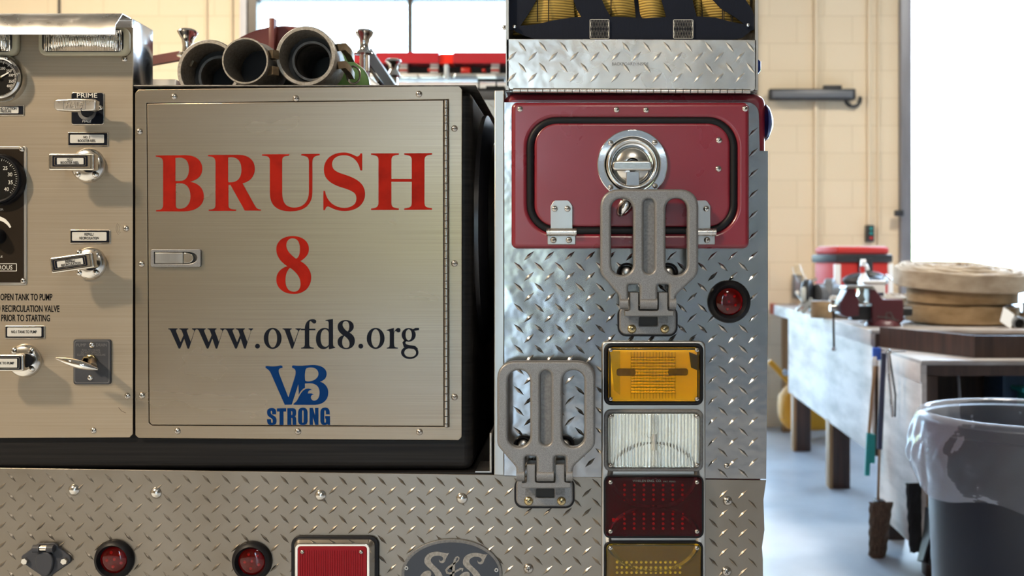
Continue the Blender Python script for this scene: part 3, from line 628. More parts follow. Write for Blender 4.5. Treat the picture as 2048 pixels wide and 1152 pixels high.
part('lettering', [(text('OPEN TANK TO PUMP', .6, 104.7, 600.5, 13, -.0006, bold=.022, rot=.004), 'ink'), (text('AND RECIRCULATION VALVE', -23, 119, 623.6, 13, -.0006, bold=.022, rot=.004), 'ink'), (text('PRIOR TO STARTING', 2.3, 99.9, 642.4, 13, -.0006, bold=.022, rot=.004), 'ink')], 'black warning text', pump)
# ---- valve handles
def valve(fx, fy, fr_, hx0, hy0, hx1, hy1, ang, ins, lines, screws, yh=-.056):
    k = K(0)
    g = part('valve', [(lathe([(0, .010), (fr_*.45*k, .010), (fr_*.8*k, .009), (fr_*.93*k, .006), (fr_*k, 0)], front(fx, fy, 0), 48), 'nickel'), (tube([P(fx, fy, -.008), P(fx, fy, yh+.008)], .0115, 20), 'rubber')], 'round flanged pull valve')
    for x, y in screws: screw(x, y, 7.2, g, -.008, 'nickel')
    cx, cy = (hx0+hx1)/2, (hy0+hy1)/2; ca, sa = math.cos(ang), math.sin(ang)
    def ro(c): return [(cx+(x-cx)*ca-(y-cy)*sa, cy+(x-cx)*sa+(y-cy)*ca) for x, y in c]
    part('handle', [(plate([ro(rr(hx0, hy0, hx1, hy1, 4))], yh, .016, .002), 'nickel'), (plate([ro(rr(hx0+3, hy0+3.2, hx1-6, hy1-3.5, 2)), ro(rr(hx0+4, hy0+4.2, hx1-7, hy1-4.5, 2))], yh-.0003, .0006), 'dark')], None, g)
    x0, y0, x1, y1 = ins
    part('insert', [(plate([ro(rr(x0-9, y0-4.5, x1+8, y1+4.5, 2))], yh-.0005, .0006), 'ink_blueblack'), (plate([ro(rr(x0-5, y0-2.4, x1+4.5, y1+2.4, 1.5)), ro(rr(x0-4.2, y0-1.6, x1+3.7, y1+1.6, 1))], yh-.0008, .0006), 'nickel'), (plate([ro(rr(x0, y0, x1, y1, 1))], yh-.0009, .0006), 'white')], None, g)
    lt = []
    for s, a, b, base in lines:
        m_ = text(s, a, b, base, 4.9, yh-.0014, bold=.022)
        if ang: c = P(cx, cy, yh); m_.transform(Matrix.Translation(c) @ Matrix.Rotation(-ang, 4, 'Y').inverted() @ Matrix.Translation(-c))
        lt.append((m_, 'ink'))
    part('lettering', lt, None, g)
valve(177, 331, 35, 96, 306.5, 188, 340.4, 0, (113.8, 316, 167, 328.4), [('NO.2', 134, 145, 321.4), ('BOOSTER REEL', 121, 158, 327.6)], [(191.5, 313), (156.7, 348.7), (190.5, 348.2)])
valve(181, 527, 33, 100, 509.5, 187, 541.5, -.142, (114, 519, 166, 531), [('REFILL/', 131, 151, 524.4), ('RECIRCULATION', 122, 161, 530.4)], [(158, 506), (192.8, 509.4), (159, 545), (192, 544)])
valve(50.6, 721.4, 34, -48, 709, 46.8, 742.4, 0, (-34, 717.5, 34, 735), [('NO.1 TANK TO PUMP', -26, 28, 728.6)], [(28.6, 701.3), (63, 701.7), (63, 737)])
# primer knob
pr = part('primer_control', [(plate([rr(142, 184.5, 208, 249.5, 5)], -.002, .002, .0006), 'nickel'), (plate([rr(143.3, 185.8, 206.2, 248, 4.5)], -.0024, .0006), 'ink_blueblack'), (lathe([(.010, .002), (.0155, .0015), (.0155, 0)], front(174.6, 223, -.0024), 40), 'cast_dark'), (tube([P(174.6, 221, -.003), P(174.6, 221, -.04)], .010, 20), 'rubber')], 'black PRIME control plate')
part('lettering', [(text('PRIME', 153.8, 194.4, 195.2, 9, -.0028, bold=.01), 'print_white'), (text('HALE', 164.5, 183, 244.6, 5.5, -.0028, slant=.25, bold=.015), 'print_white')], None, pr)
part('handle', [(plate([path('M112,198.5 L150,196.5 L186,197.5 L192,201 L191,219 L184,221.5 L150,222.5 L114,221 C108,218 107,214 107,209 C107,204 108,201 112,198.5 Z')[0]], -.044, .014, .0022), 'steel_plain'), (plate([rr(126.7, 200, 170.7, 219, 1), rr(127.5, 200.8, 169.9, 218.2, 1)], -.0443, .0006), 'cast_dark'), (text('HALE', 130.5, 166.5, 215.2, 11.5, -.0447, slant=.25, bold=.02), 'alloy')], None, pr)
screw(200, 215.5, 5.5, pr, -.003, 'nickel')
# pump drain
pd = part('pump_drain', [(plate([rr(146.4, 678.7, 221.3, 768.9, 5)], -.004, .004, .001), 'plate_slate'), (plate([rr(149, 681.5, 218.5, 766, 4), rr(150, 682.5, 217.5, 765, 4)], -.0043, .0004), 'print_grey'), (lathe([(.006, .02), (.0085, .018), (.0085, .006), (.010, .005), (.010, 0)], front(183, 720, -.004), 6), 'brass'), (tube([P(183, 720, -.006), P(186, 733, -.052)], .0062, 14), 'bronze')], 'slate grey PUMP DRAIN plate')
part('lettering', [(text(s, a, b, c, d, -.0044), 'print_grey') for s, a, b, c, d in (('PUMP', 152.5, 172.2, 692.9, 6), ('DRAIN', 192.3, 213.3, 692.9, 6), ('PULL TO DRAIN', 164, 199.7, 702.2, 4), ('DO NOT OPEN OR', 162, 201, 707, 4), ('CLOSE UNDER PRESSURE', 154, 210.8, 711.6, 4))], None, pd)
hl = [P(112+84*t, 716.5+22*t, -.055-.006*math.sin(PI*t)) for t in [i/16 for i in range(17)]]
part('handle', [(tube(hl, [.0008+.0062*math.sin(PI*min(max(i/16, .02), .98))**.75 for i in range(17)], 18), 'chrome')], 'bright chrome leaf handle', pd)
screw(183.5, 690.2, 6.3, pd, -.004, 'nickel'); screw(180.2, 755.5, 6, pd, -.004, 'nickel')
# scuffs on the panel round the screw
part('scuff_mark', [(plate([stroke([(252-r*math.cos(a), 457-r*math.sin(a)*.95) for a in [q*.12-.75 for q in range(12)]], .5)], -.0005, .0002), 'bolt') for r in (14, 17, 20)]+[(plate([stroke([(237, 815), (243, 822), (252, 826)], .8)], -.0005, .0002), 'wood_dark')], None, pump)
# ---- red hatch
hf = part('hatch_frame', [(plate([rr(1022.5, 204, 1499, 497, 12), rr(1055, 236, 1474, 467, 58, 10)], -.018, .019, .007, 4), 'red'), (plate([rr(1050, 232, 1478, 472, 58, 10)], -.0015, .001), 'dark')], 'raised red hatch surround')
for x, y in ((1040, 218), (1233, 219.5), (1292, 220), (1490, 217.5)): screw(x, y, 6.2, hf, -.0178, 'nickel')
gp = rr(1060.5, 241.5, 1467, 461.5, 54, 10)
part('gasket', [(tube([P(x, y, -.012) for x, y in gp], .0068, 12, cyc=True), 'rubber')], 'black rubber seal of the hatch')
hd = part('hatch_door', [(plate([rr(1068, 245, 1461, 454, 44, 10), ell(1265, 329, 57.5, n=64)], -.017, .014, .005, 4), 'red')], 'red hatch door')
for x, y in ((1438, 280.5), (1437, 337.5)): screw(x, y, 6.6, hd, -.0168, 'nickel')
def hinge(x0, x1, bx0, bx1):
    hy = -.0185
    g = [(plate([path(f'M{x0},457 L{x0},412 L{x0+6},403 L{x0+10},400.5 L{x1-10},400.5 L{x1-6},403 L{x1},412 L{x1},457 Z')[0]], hy-.0012, .0025, .0006), 'trim'),
         (tube([P(bx0+2, 464.5, hy-.004), P(bx1-2, 464.5, hy-.004)], .0062, 18), 'steel_plain'), (plate([rr(bx0+2, 462, bx1-2, 489, 2)], hy-.001, .003, .0008), 'trim')]
    for x in (bx0+1, bx0+7, bx1-7, bx1-1): g.append((tube([P(x-.8, 464.5, hy-.004), P(x+.8, 464.5, hy-.004)], .0068, 18), 'bolt'))
    o = part('hinge', g, 'steel hatch hinge', hd)
    return o
for a in ((1101, 1145, 1093, 1153), (1377, 1421, 1371, 1432)): hinge(*a)
for x, y in ((1109.5, 417.5), (1135, 417.5), (1412.5, 417.5)): screw(x, y, 6.2, hd, -.0198, 'nickel')
for x, y in ((1107, 480), (1138, 480), (1414, 480)): screw(x, y, 6.4, hd, -.0198, 'bolt')
k_ = K(-.017)
lr = [(plate([ell(1265, 329, 71, n=64), ell(1265, 329, 55, n=64)], -.0215, .005, .0018, 3), 'chrome'),
      (lathe([(57*k_, .0035), (54*k_, -.001), (50*k_, -.009), (43*k_, -.012), (0, -.013)], front(1265, 329, -.018), 56), 'chrome'),
      (lathe([(39*k_, -.009), (37*k_, -.002), (30*k_, .0025), (14*k_, .004), (12*k_, -.004), (0, -.004)], front(1265, 330, -.018), 48), 'nickel')]
la = part('ring_latch', lr, 'chrome round hatch latch', hd)
part('pull_ring', [(tube([P(1265+47.5*math.cos(a), 329+47.5*math.sin(a), -.021) for a in [2*PI*i/56 for i in range(56)]], .0048, 12, cyc=True), 'nickel')], None, hd)
part('cross_bar', [(plate([rr(1224.8, 321, 1305, 341, 8)], -.0285, .009, .003, 3), 'nickel'), (lathe([(0, .001), (11*k_, 0), (11.5*k_, -.003)], front(1266, 330, -.0185), 24), 'dark'), (plate([rr(1252, 343, 1279, 371, 3)], -.0235, .004, .001), 'chrome')], None, hd)
for x, y in ((1221.7, 286), (1309.8, 285), (1221.5, 374.5), (1310.3, 372)): screw(x, y, 5.6, hd, -.0213, 'nickel')
part('latch_tail', [(lathe([(0, .012), (.006, .011), (.012, .007), (.015, 0)], front(1252, 410, -.019) @ R(-33, 'Z') @ Matrix.Diagonal((.8, 1.5, 1, 1)), 28), 'chrome')], None, hd)
# ---- folding steps
def step(dx, dy):
    def s(c): return [(x+dx, y+dy) for x, y in c]
    ys = -.052
    o = path('M1236,378 L1362,378 C1384,379 1397,393 1397,412 L1397,536 C1397,545 1394,550 1390,555 L1357,586 C1353,590 1352,594 1352,598 L1352,614 L1338,614 L1338,572 C1338,570 1336,569 1334,569 L1319,569 C1317,569 1315,571 1315,574 L1315,610 L1279.5,610 L1279.5,574 C1279.5,571 1278,569 1276,569 L1260,569 C1258,569 1256.5,571 1256.5,574 L1256.5,614 L1239,614 L1239,598 C1239,592 1237,589 1234,586 L1206,553 C1202,548 1200.5,544 1200.5,536 L1200.5,412 C1201,393 1214,379 1236,378 Z', n=6)[0]
    s1 = rr(1222.5, 396.5, 1266.5, 550, 21, 8); s2 = rr(1331.5, 396.5, 1375, 550, 21, 8); s3 = rr(1287.5, 397.5, 1309, 546.5, 10.5, 8)
    g = part('folding_step', [(plate([s(o), s(s1), s(s2), s(s3)], ys, .017, .0042, 3), 'cast')], 'cast silver folding step')
    part('groove', [(plate([s(rr(1285, 395, 1311, 549, 12))], ys+.0075, .004), 'cast_dark')], None, g)
    # barrel knuckles and bracket arms
    kn = [(tube([P(1280+dx, 606+dy, ys+.008), P(1314+dx, 606+dy, ys+.008)], .0105, 20), 'cast'), (tube([P(1239.5+dx, 606+dy, ys+.008), P(1256+dx, 606+dy, ys+.008)], .0105, 20), 'cast'), (tube([P(1338.5+dx, 606+dy, ys+.008), P(1351.5+dx, 606+dy, ys+.008)], .0105, 20), 'cast')]
    for q in kn: part('knuckle', [q], None, g)
    b = [(plate([s(path('M1259.8,585 L1277,585 L1277,617 C1277,620.5 1278,621.5 1281,621.5 L1313,621.5 C1316,621.5 1317,620.5 1317,617 L1317,585 L1335.5,585 L1335.5,617 C1335.5,620.5 1337,621.5 1340,621.5 L1347.5,621.5 L1347.5,632 L1250,632 L1250,622 L1255,622 C1258,622 1259.8,620 1259.8,616 Z', n=3)[0])], -.047, .036, .0012), 'cast')]
    b += [(plate([s(rr(1238.5, 612, 1352.5, 669.5, 15)), s(rr(1279, 634, 1315, 651, 2))], -.011, .011, .003, 3), 'cast'), (plate([s(rr(1235, 612, 1355.5, 673, 18))], -.0075, .0075, .001), 'rubber'), (plate([s(rr(1278, 633, 1316, 652, 1))], -.0078, .001), 'dark'),
          (plate([s(rr(1257, 633, 1277, 647, 1))], -.0113, .001), 'cast_dark'), (plate([s(rr(1317, 633, 1336, 646, 1))], -.0113, .001), 'cast_dark')]
    part('bracket', b, None, g)
    for x in (1263.6, 1329.5): screw(x+dx, 658+dy, 9.3, g, -.0108, 'brass')
    for x, f in ((1253, 1), (1336, -1)):
        x = x+dx; y = 545+dy
        part('bumper_stop', [(lathe([(.0125, .001), (.0125, .010), (.0150, .012), (.0165, .010), (.0165, 0)], front(x, y, -.0005), 32), 'rubber'), (lathe([(0, .009), (.006, .0085), (.0095, .006), (.0118, .002), (.012, 0)], front(x, y, -.0005), 28), 'steel_plain')], None, g)
    # hidden hinge leaf and side ribs carrying the tread
    part('rib', [(plate([s(rr(1206, 400, 1215, 540, 4))], ys+.016, .014, .002), 'cast_dark'), (plate([s(rr(1382, 400, 1391, 540, 4))], ys+.016, .014, .002), 'cast_dark')], None, g)
    return g
step(0, 0); step(-206.5, 344)
# ---- lamp column
part('lamp_bezel', [(plate([rr(1203, 682, 1411.5, 1292, 12)], -.009, .009, .003, 3), 'trim')], 'satin aluminium four lamp bezel')
def lamp(y0, y1, lens, label, border, bmat='rubber'):
    g = part('signal_lamp', [(plate([rr(1208, y0, 1407, y1, 14), rr(1208+border, y0+border, 1407-border, y1-border, 10)], -.016, .016, .003, 3), bmat), (plate([rr(1210, y0+2, 1405, y1-2, 12)], -.0095, .001), 'board_dark')], label)
    part('lens', [(plate([rr(1208+border+.3, y0+border+.3, 1407-border-.3, y1-border-.3, 9)], -.0205, .003, .0014, 3), lens)], None, g)
    for x in (1221, 1394):
        for y in (y0+13, y1-13): screw(x, y, 4.6, g, -.0203, 'bolt')
    return g
g = lamp(687, 811, 'amber', 'rectangular amber strobe lamp at the top of the lamp column', 8)
rf = [(plate([rr(1222, 700, 1394, 800, 6)], -.0112, .001), 'reflector_soft')]
for i in range(12): rf.append((tube([P(1262, 716+i*6.2, -.0122), P(1350, 716+i*6.2, -.0122)], .0022, 8), 'reflector'))
rf += [(plate([[(1378, 704), (1398, 712), (1398, 742), (1382, 735)]], -.0135, .001), 'board_dark'), (plate([[(1220, 702), (1240, 702), (1240, 790), (1228, 780)]], -.0128, .0008), 'reflector')]
part('reflector', rf, None, g)
part('bulb_holder', [(plate([rr(1233, 737, 1271, 752, 5)], -.0145, .003, .001), 'alloy_dark'), (plate([rr(1336, 737, 1376, 751, 5)], -.0145, .003, .001), 'alloy_dark')] + [(plate([stroke([(1262+i*6.3, 704), (1262+i*6.3, 797)], .6)], -.0142, .0004), 'wood_dark') for i in range(15)] + [(plate([stroke([(1262, 714+i*12), (1352, 714+i*12)], .5)], -.0142, .0004), 'wood_dark') for i in range(7)], None, g)
g = lamp(819.5, 943.5, 'clear', 'rectangular clear reversing lamp below the amber strobe', 8, 'cast_dark')
rf = [(plate([rr(1217, 828, 1398, 935, 5)], -.0103, .0006), 'reflector_soft')]
def bowl(x0, x1, y0, y1, d):
    def fn(u, v):
        a, b = 2*u-1, 2*v-1; q = min(1, (a*a*.55+b*b*.45))
        return P(x0+(x1-x0)*u, y0+(y1-y0)*v, -.0108-.0038*q**.8)
    return grid(fn, 20, 16)
rf += [(bowl(1219, 1303, 830, 933, 1), 'reflector'), (bowl(1313, 1396, 830, 933, 1), 'reflector'), (tube([P(1308, 829, -.0125), P(1308, 934, -.0125)], .003, 10), 'reflector')]
part('reflector', rf, None, g)
part('lens_rib', [(grid(lambda u, v: P(1219+178*u, 829+105*v, -.0158-.0024*abs(math.sin(u*PI*27))), 240, 1), 'clear')], None, g)
part('bulb', [(tube([P(1308, 868, -.0155), P(1308, 900, -.0155)], .0028, 10), 'bulb' if 'bulb' in M else 'led'), (tube([P(1290, 868, -.0148), P(1325, 897, -.0148)], .0006, 6), 'bronze')], None, g)
def leds(pts, r, m, y): 
    k = K(y); return [(lathe([(0, .0028), (r*.6*k, .0024), (r*k, .0004), (r*k, 0)], front(x, yy, y), 8), m) for x, yy in pts]
g = lamp(951.5, 1076, 'red_lens_dark', 'rectangular dark red lamp with rows of diodes', 3)
part('reflector', [(plate([rr(1216, 960, 1400, 1068, 6)], -.0108, .0006), 'board_red'), (lathe([(60*K(0), 0), (64*K(0), .004), (68*K(0), 0)], front(1307, 950, -.0108) @ Matrix.Diagonal((1.35, 1, 1, 1)), 40), 'alloy_dark')], None, g)
part('diode', leds([(1249+i*19.3, y+j*9.6) for i in range(7) for j in range(4) for y in (970, 1028)], 3.0, 'led_red', -.0113) + [(plate([rr(1224, 1036, 1230, 1043, 1)], -.0125, .001), 'led_red')], None, g)
part('lettering', [(text('WHELEN ENG. CO.', 1265, 1323, 964, 4.6, -.0209), 'print_grey'), (text('PAT. PEND.', 1327, 1352, 964.5, 3, -.0209), 'print_grey')], None, g)
g = lamp(1083, 1207, 'amber_dark', 'rectangular amber diode lamp at the bottom edge', 5)
part('reflector', [(plate([rr(1216, 1092, 1400, 1200, 6)], -.0108, .0006), 'board_amber'), (lathe([(60*K(0), 0), (64*K(0), .004), (68*K(0), 0)], front(1307, 1078, -.0108) @ Matrix.Diagonal((1.4, 1, 1, 1)), 40), 'nickel')], None, g)
pts = [(1234+i*9.7, 1124+j*10.4) for i in range(15) for j in range(8) if i-12 <= j] + [(1322+i*9.7, 1105+j*9.6) for i in range(4) for j in range(2)]
part('diode', leds(pts[:110], 3.1, 'led', -.0113), None, g)
# ---- round marker lamps
def marker(cx, cy, ro, rl, label):
    k = K(0)
    g = part('marker_lamp', [(lathe([(rl*k, .004), (rl*1.12*k, .009), (ro*.78*k, .0125), (ro*.92*k, .010), (ro*k, .004), (ro*k, 0)], front(cx, cy, 0), 48), 'rubber'), (lathe([(0, .001), (rl*1.05*k, .001)], front(cx, cy, 0), 30), 'board_dark')], label)
    part('lens', [(lathe([(0, .0095), (rl*.5*k, .009), (rl*.85*k, .0075), (rl*k, .0055), (rl*k, .0035), (0, .0045)], front(cx, cy, 0), 36), 'red_lens')], None, g)
    part('diode', leds([(cx+rl*.55*math.cos(a), cy+rl*.55*math.sin(a)) for a in [.5+2*PI*i/5 for i in range(5)]]+[(cx, cy)], 3.6, 'led_red', -.0012) + [(lathe([(0, .0022), (rl*.98*k, .002)], front(cx, cy, 0), 24), 'red_solid')], None, g)
marker(1457.5, 603, 43, 27, 'round red marker lamp in a black rubber ring right of the upper step')
marker(230, 1118, 39.5, 26.5, 'round red marker lamp on the tail board nearer the trailer socket')
marker(505, 1121.5, 40, 26.5, 'round red marker lamp on the tail board beside the big square lamp')
# ---- square brake lamp
def loft(ca, ya, cb, yb):
    bm = bmesh.new(); A = [bm.verts.new(P(x, y, ya)) for x, y in ca]; B = [bm.verts.new(P(x, y, yb)) for x, y in cb]; n = len(A)
    for i in range(n): bm.faces.new((A[i], A[(i+1) % n], B[(i+1) % n], B[i]))
    bmesh.ops.recalc_face_normals(bm, faces=bm.faces[:]); return fin(bm)
g = part('brake_lamp', [(plate([rr(582, 1072, 757.5, 1247, 18)], -.005, .005, .0015), 'rubber'), (loft(rr(586.5, 1076.5, 752, 1243, 14), -.005, rr(590, 1088, 739, 1237, 9), -.026), 'chrome'),
                        (plate([rr(590, 1087.5, 739, 1237, 9), rr(595.5, 1093, 733.5, 1231, 6)], -.027, .006, .001), 'chrome')], 'large square red lamp in a chrome bezel')
part('lens', [(plate([rr(595.5, 1093, 733.5, 1231, 6)], -.0275, .004, .0012), 'red_solid')] + [(plate([stroke([(600+i*4.6, 1101), (600+i*4.6, 1226)], 1.2)], -.0283, .001, .0004), 'red_solid') for i in range(28)], None, g)
for x in (604.5, 722): screw(x, 1104, 4.2, g, -.0283, 'bolt')
# ---- maker's oval badge
g = part('maker_badge', [(plate([ell(903.5, 1148, 101, 70, 64)], -.004, .004, .0012), 'cast_dark'), (plate([ell(903.5, 1148, 95, 63, 64)], -.0044, .001), 'slate_ink')], 'dark oval badge with a grey rim')
s8 = 1/7.877
def g8(d, ox=0, oy=0): return path(d, s8, 780+ox*s8, 1060+oy*s8)
SS = ['M930,362 L880,450 C870,500 850,522 820,522 C785,522 768,500 772,460 C780,490 800,495 820,485 C855,465 850,405 750,403 C680,402 640,440 640,480 C645,520 700,560 760,620 C830,690 850,760 830,840 C800,930 700,990 600,985 C480,980 430,880 460,780 C470,700 540,635 610,640 C650,645 660,690 640,730 C620,770 570,760 560,800 C560,860 620,900 680,880 C730,850 735,790 720,740 C705,690 690,670 640,620 C580,570 538,540 540,485 C545,400 620,342 740,342 C800,342 860,370 905,368 Z']
bl_ = [(plate(g8(d, ox, oy), -.0048, .0006), 'alloy') for d in SS for ox, oy in ((0, 0), (607, 18))]
amp = [(1040, 800), (985, 790), (1000, 640), (1010, 540), (1022, 470), (1040, 435), (1065, 422), (1087, 440), (1080, 475), (1050, 505), (990, 540), (920, 590), (885, 630), (900, 675), (940, 685), (1000, 672), (1060, 640), (1110, 612), (1145, 612), (1135, 648)]
bl_.append((plate([[(780+x*s8, 1060+y*s8) for x, y in stroke(amp, [34, 40, 40, 38, 32, 24, 20, 18, 18, 20, 26, 32, 34, 34, 30, 28, 28, 30, 28, 20])]], -.0049, .0006), 'alloy'))
part('lettering', bl_, 'grey ornate letters S&S', g)
for x, y in ((812.7, 1136.5), (992.7, 1140.5)): part('rivet', [(plate([ell(x, y, 4, n=20), ell(x, y, 1.7, n=14)], -.0056, .0012, .0003), 'trim')], None, g)
# ---- trailer socket
g = part('trailer_socket', [(plate([path('M42,1116 C42,1112 46,1109 50,1107 L70,1092 C72,1088 76,1087 80,1087 L106,1086 C111,1086 114,1090 116,1094 L136,1110 C142,1114 143,1122 138,1127 L104,1150 C98,1158 86,1158 80,1150 L48,1128 C43,1125 42,1120 42,1116 Z')[0]], -.006, .006, .0016), 'plate_slate'), (tube([P(67, 1097, -.012), P(80, 1097, -.012)], .0065, 14), 'plate_slate'), (tube([P(95, 1097, -.012), P(108, 1097, -.012)], .0065, 14), 'plate_slate')], 'grey diamond shaped trailer socket with a flap')
part('flap', [(plate([path('M87,1104 C99,1104 106,1113 105.5,1124 C105,1137 99,1152 91,1153 C81,1152 70,1137 69.5,1124 C69,1113 76,1104 87,1104 Z')[0]], -.0125, .007, .002), 'plate_slate')], None, g)
part('hinge_pin', [(tube([P(78, 1096.5, -.012), P(97, 1096.5, -.012)], .0045, 12), 'nickel')], None, g)
for x, y in ((51.5, 1121.4), (130.3, 1121.4)):
    part('hex_bolt', [(lathe([(0, .006), (.0052, .006), (.006, .005), (.006, 0)], front(x, y, -.006, .3), 6), 'nickel')], None, g)
# ---- side lamps peeping round the corner
part('side_lamp', [(lathe([(0, .014), (.012, .012), (.028, .005), (.032, 0)], T(P(1530, 0, .03).x, .03, P(0, 246, .03).z) @ R(90, 'Y'), 28), 'blue_lens')], 'dark blue lamp on the truck side')
# ---- backboard box above
by = -.014
bxp = [(1012.5, 78), (1513, 79.5), (1512.5, 176), (1506, 181.5), (1020, 178.5), (1013.5, 171)]
fl = part('box_flap', [(plate([bxp], by, .004, .0008), 'tread_lit'), (lugs(bxp, by, (1044.5, 93), (41.5, 42), .002, 14.5, 3.9, .0018, ang=(52, -46), half=(-.5, .47)), 'tread_lit')], 'tread plate flap marked BACKBOARD INSIDE')
part('lettering', [(text('BACKBOARD INSIDE', 1224, 1297, 130.8, 6.2, by-.0006), 'print_grey')], 'faint stencilled words', fl)
xl, xr_ = P(1012.5, 0).x, P(1513, 0).x
zb, zt = P(0, 183).z, H+.60
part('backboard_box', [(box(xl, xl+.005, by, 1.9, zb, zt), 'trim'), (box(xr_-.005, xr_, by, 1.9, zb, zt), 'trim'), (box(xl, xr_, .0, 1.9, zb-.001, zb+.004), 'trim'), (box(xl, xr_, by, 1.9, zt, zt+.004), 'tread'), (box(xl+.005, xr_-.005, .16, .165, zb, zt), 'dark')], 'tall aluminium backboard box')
hp_ = [(tube([P(1026, 181, by-.001), P(1500, 183, by-.001)], .0042, 12), 'bolt')]
for i in range(1, 32): hp_.append((pbox(1026+i*14.8-.6, 177.5, 1026+i*14.8+.6, 186.5, by-.0062, by-.002), 'dark'))
part('box_hinge', hp_, 'dull steel flap hinge')
part('box_handle', [(tube([(xr_+.001, .01, P(0, 118).z), (xr_+.006, .01, P(0, 122).z), (xr_+.006, .01, P(0, 138).z), (xr_, .01, P(0, 146).z)], .0035, 8), 'blue_lens')], None)
for x, y in ((1009.5, 55),): screw(x, y, 5, fl, .0, 'bolt')
# ---- hose reel, rollers and cab light bar seen over the top
yr = .62
kr = K(yr)
zc = P(0, 222, yr).z; xc = P(566, 0, yr).x
g = part('hose_reel', [(lathe([(.02, -.012), (170*kr, -.012), (171.5*kr, -.006), (170*kr, 0), (162*kr, -.002), (.02, -.002)], T(xc, yr, zc) @ R(90, 'X'), 64), 'maroon'), (lathe([(.06, 0), (.06, .4)], T(xc, yr, zc) @ R(-90, 'X'), 32), 'maroon')], 'maroon hose reel disc')
part('reel_bar', [(box(P(545, 0, yr).x, P(556, 0, yr).x, yr-.03, yr-.008, P(0, 130, yr).z, P(0, 42, yr).z, .001), 'maroon')], None, g)
part('crank_arm', [(tube([P(270, 128, .8), P(350, 114, .8), P(362, 112, .8)], 0, flat=(.016, .022, Vector((0, 0, 1)))), 'maroon')], None, g)
def spool(px, y, tiers, label):
    k = K(y); z0 = P(0, 0, y).z
    prof = [(0, (CY-tiers[0][1])*k+H)] + [(r*k, H+(CY-py)*k) for r, py in tiers]
    return part('guide_roller', [(lathe(prof, T(P(px, 0, y).x, y, 0), 32), 'chrome')], label)
spool(375, .72, [(14, 59), (17, 61), (20, 64), (17, 70), (11, 80), (9.5, 92), (10, 104), (20, 110), (20, 113), (9, 116), (9, 172)], 'chrome hose guide roller left of the couplings')
spool(729, .72, [(14, 60), (17, 62), (18.5, 65), (16, 71), (10.5, 78), (9.5, 92), (11, 100), (20, 106), (21, 109), (9.5, 111), (9.5, 143)], 'chrome hose guide roller on the maroon post')
spool(787, 1.5, [(10, 118), (15, 120), (16, 124), (10, 130), (8, 140), (12, 147), (14, 152), (9, 156), (9, 172)], 'chrome hose guide roller nearer the cab')
part('roller_post', [(box(P(717, 0, .72).x, P(737, 0, .72).x, .71, .74, P(0, 190, .72).z, P(0, 142, .72).z, .002), 'maroon'), (tube([P(690, 120, .9), P(705, 145, .8), P(722, 175, .74)], 0, flat=(.02, .035, Vector((0, 1, 0)))), 'maroon')], 'maroon roller post')
part('roller_frame', [(tube([P(738, 110, .76), P(741, 112, .76), P(792, 185, .9)], 0, flat=(.022, .045, Vector((0, 1, 0)))), 'blue_grey'), (tube([P(748, 150, .80), P(776, 185, .88)], 0, flat=(.006, .05, Vector((0, 1, 0)))), 'dark')], 'bluish aluminium roller frame')
yl = 3.0
x0, x1 = -1.32, -.10
kl = K(yl)
zt_, zm_, zb_ = P(0, 102.5, yl).z, P(0, 126, yl).z, P(0, 151, yl).z
g = part('light_bar', [(box(x0, x1, yl, yl+.3, zb_-.004, zb_+.012, .004), 'trim'), (box(x0+.02, x1-.02, yl+.10, yl+.2, zb_, zm_), 'board_dark')], 'red emergency light bar over the cab')
def prism(x0, x1, pr):
    bm = bmesh.new(); a = [[bm.verts.new((x, y, z)) for y, z in pr] for x in (x0, x1)]; n = len(pr)
    for i in range(n): bm.faces.new((a[0][i], a[0][(i+1) % n], a[1][(i+1) % n], a[1][i]))
    bm.faces.new(a[0]); bm.faces.new(a[1]); bmesh.ops.recalc_face_normals(bm, faces=bm.faces[:]); return fin(bm)
xs_ = [x0, x0+.38, P(878, 0, yl).x, P(905, 0, yl).x, x1]
for a, b in zip(xs_, xs_[1:]):
    if b-a < .08: continue
    part('lens', [(prism(a+.002, b-.002, [(yl, zm_), (yl+.02, zt_), (yl+.28, zt_), (yl+.3, zm_)]), 'lightbar')], None, g)
part('lens', [(prism(P(878, 0, yl).x, P(905, 0, yl).x, [(yl+.01, zm_), (yl+.03, zt_-.005), (yl+.27, zt_-.005), (yl+.29, zm_)]), 'red_reflector')], None, g)
md = []
for px in (806, 868, 990): md += [(pbox(px-8, 127, px+9, 131.5, yl+.02, yl+.09, .004), 'white_paint'), (pbox(px-9, 133.5, px+9, 138, yl+.02, yl+.09, .004), 'white_paint'), (pbox(px-8, 138, px+8, 142, yl+.03, yl+.09, .002), 'red_reflector'), (pbox(px-9, 142, px+9, 147, yl+.02, yl+.09, .004), 'white_paint')]
md += [(pbox(a, 148, b, 154, yl-.004, yl+.03, .006), 'white_paint') for a, b in ((798, 834), (837, 877), (953, 992), (700, 770))]
md += [(pbox(921, 134, 941, 147, yl+.03, yl+.1, .006), 'red_reflector'), (pbox(963, 137, 971, 143, yl+.03, yl+.1, .004), 'red_reflector'), (pbox(855, 136, 866, 143, yl+.03, yl+.1, .004), 'red_reflector'), (pbox(888, 128, 897, 158, yl-.02, yl+.02, .006), 'blue_grey')]
md += [(lathe([(0, .01), (.012, .008), (.014, 0)], front(px, 151, yl-.004), 14), 'chrome') for px in (886, 907)]
for q in md: part('module', [q], None, g)
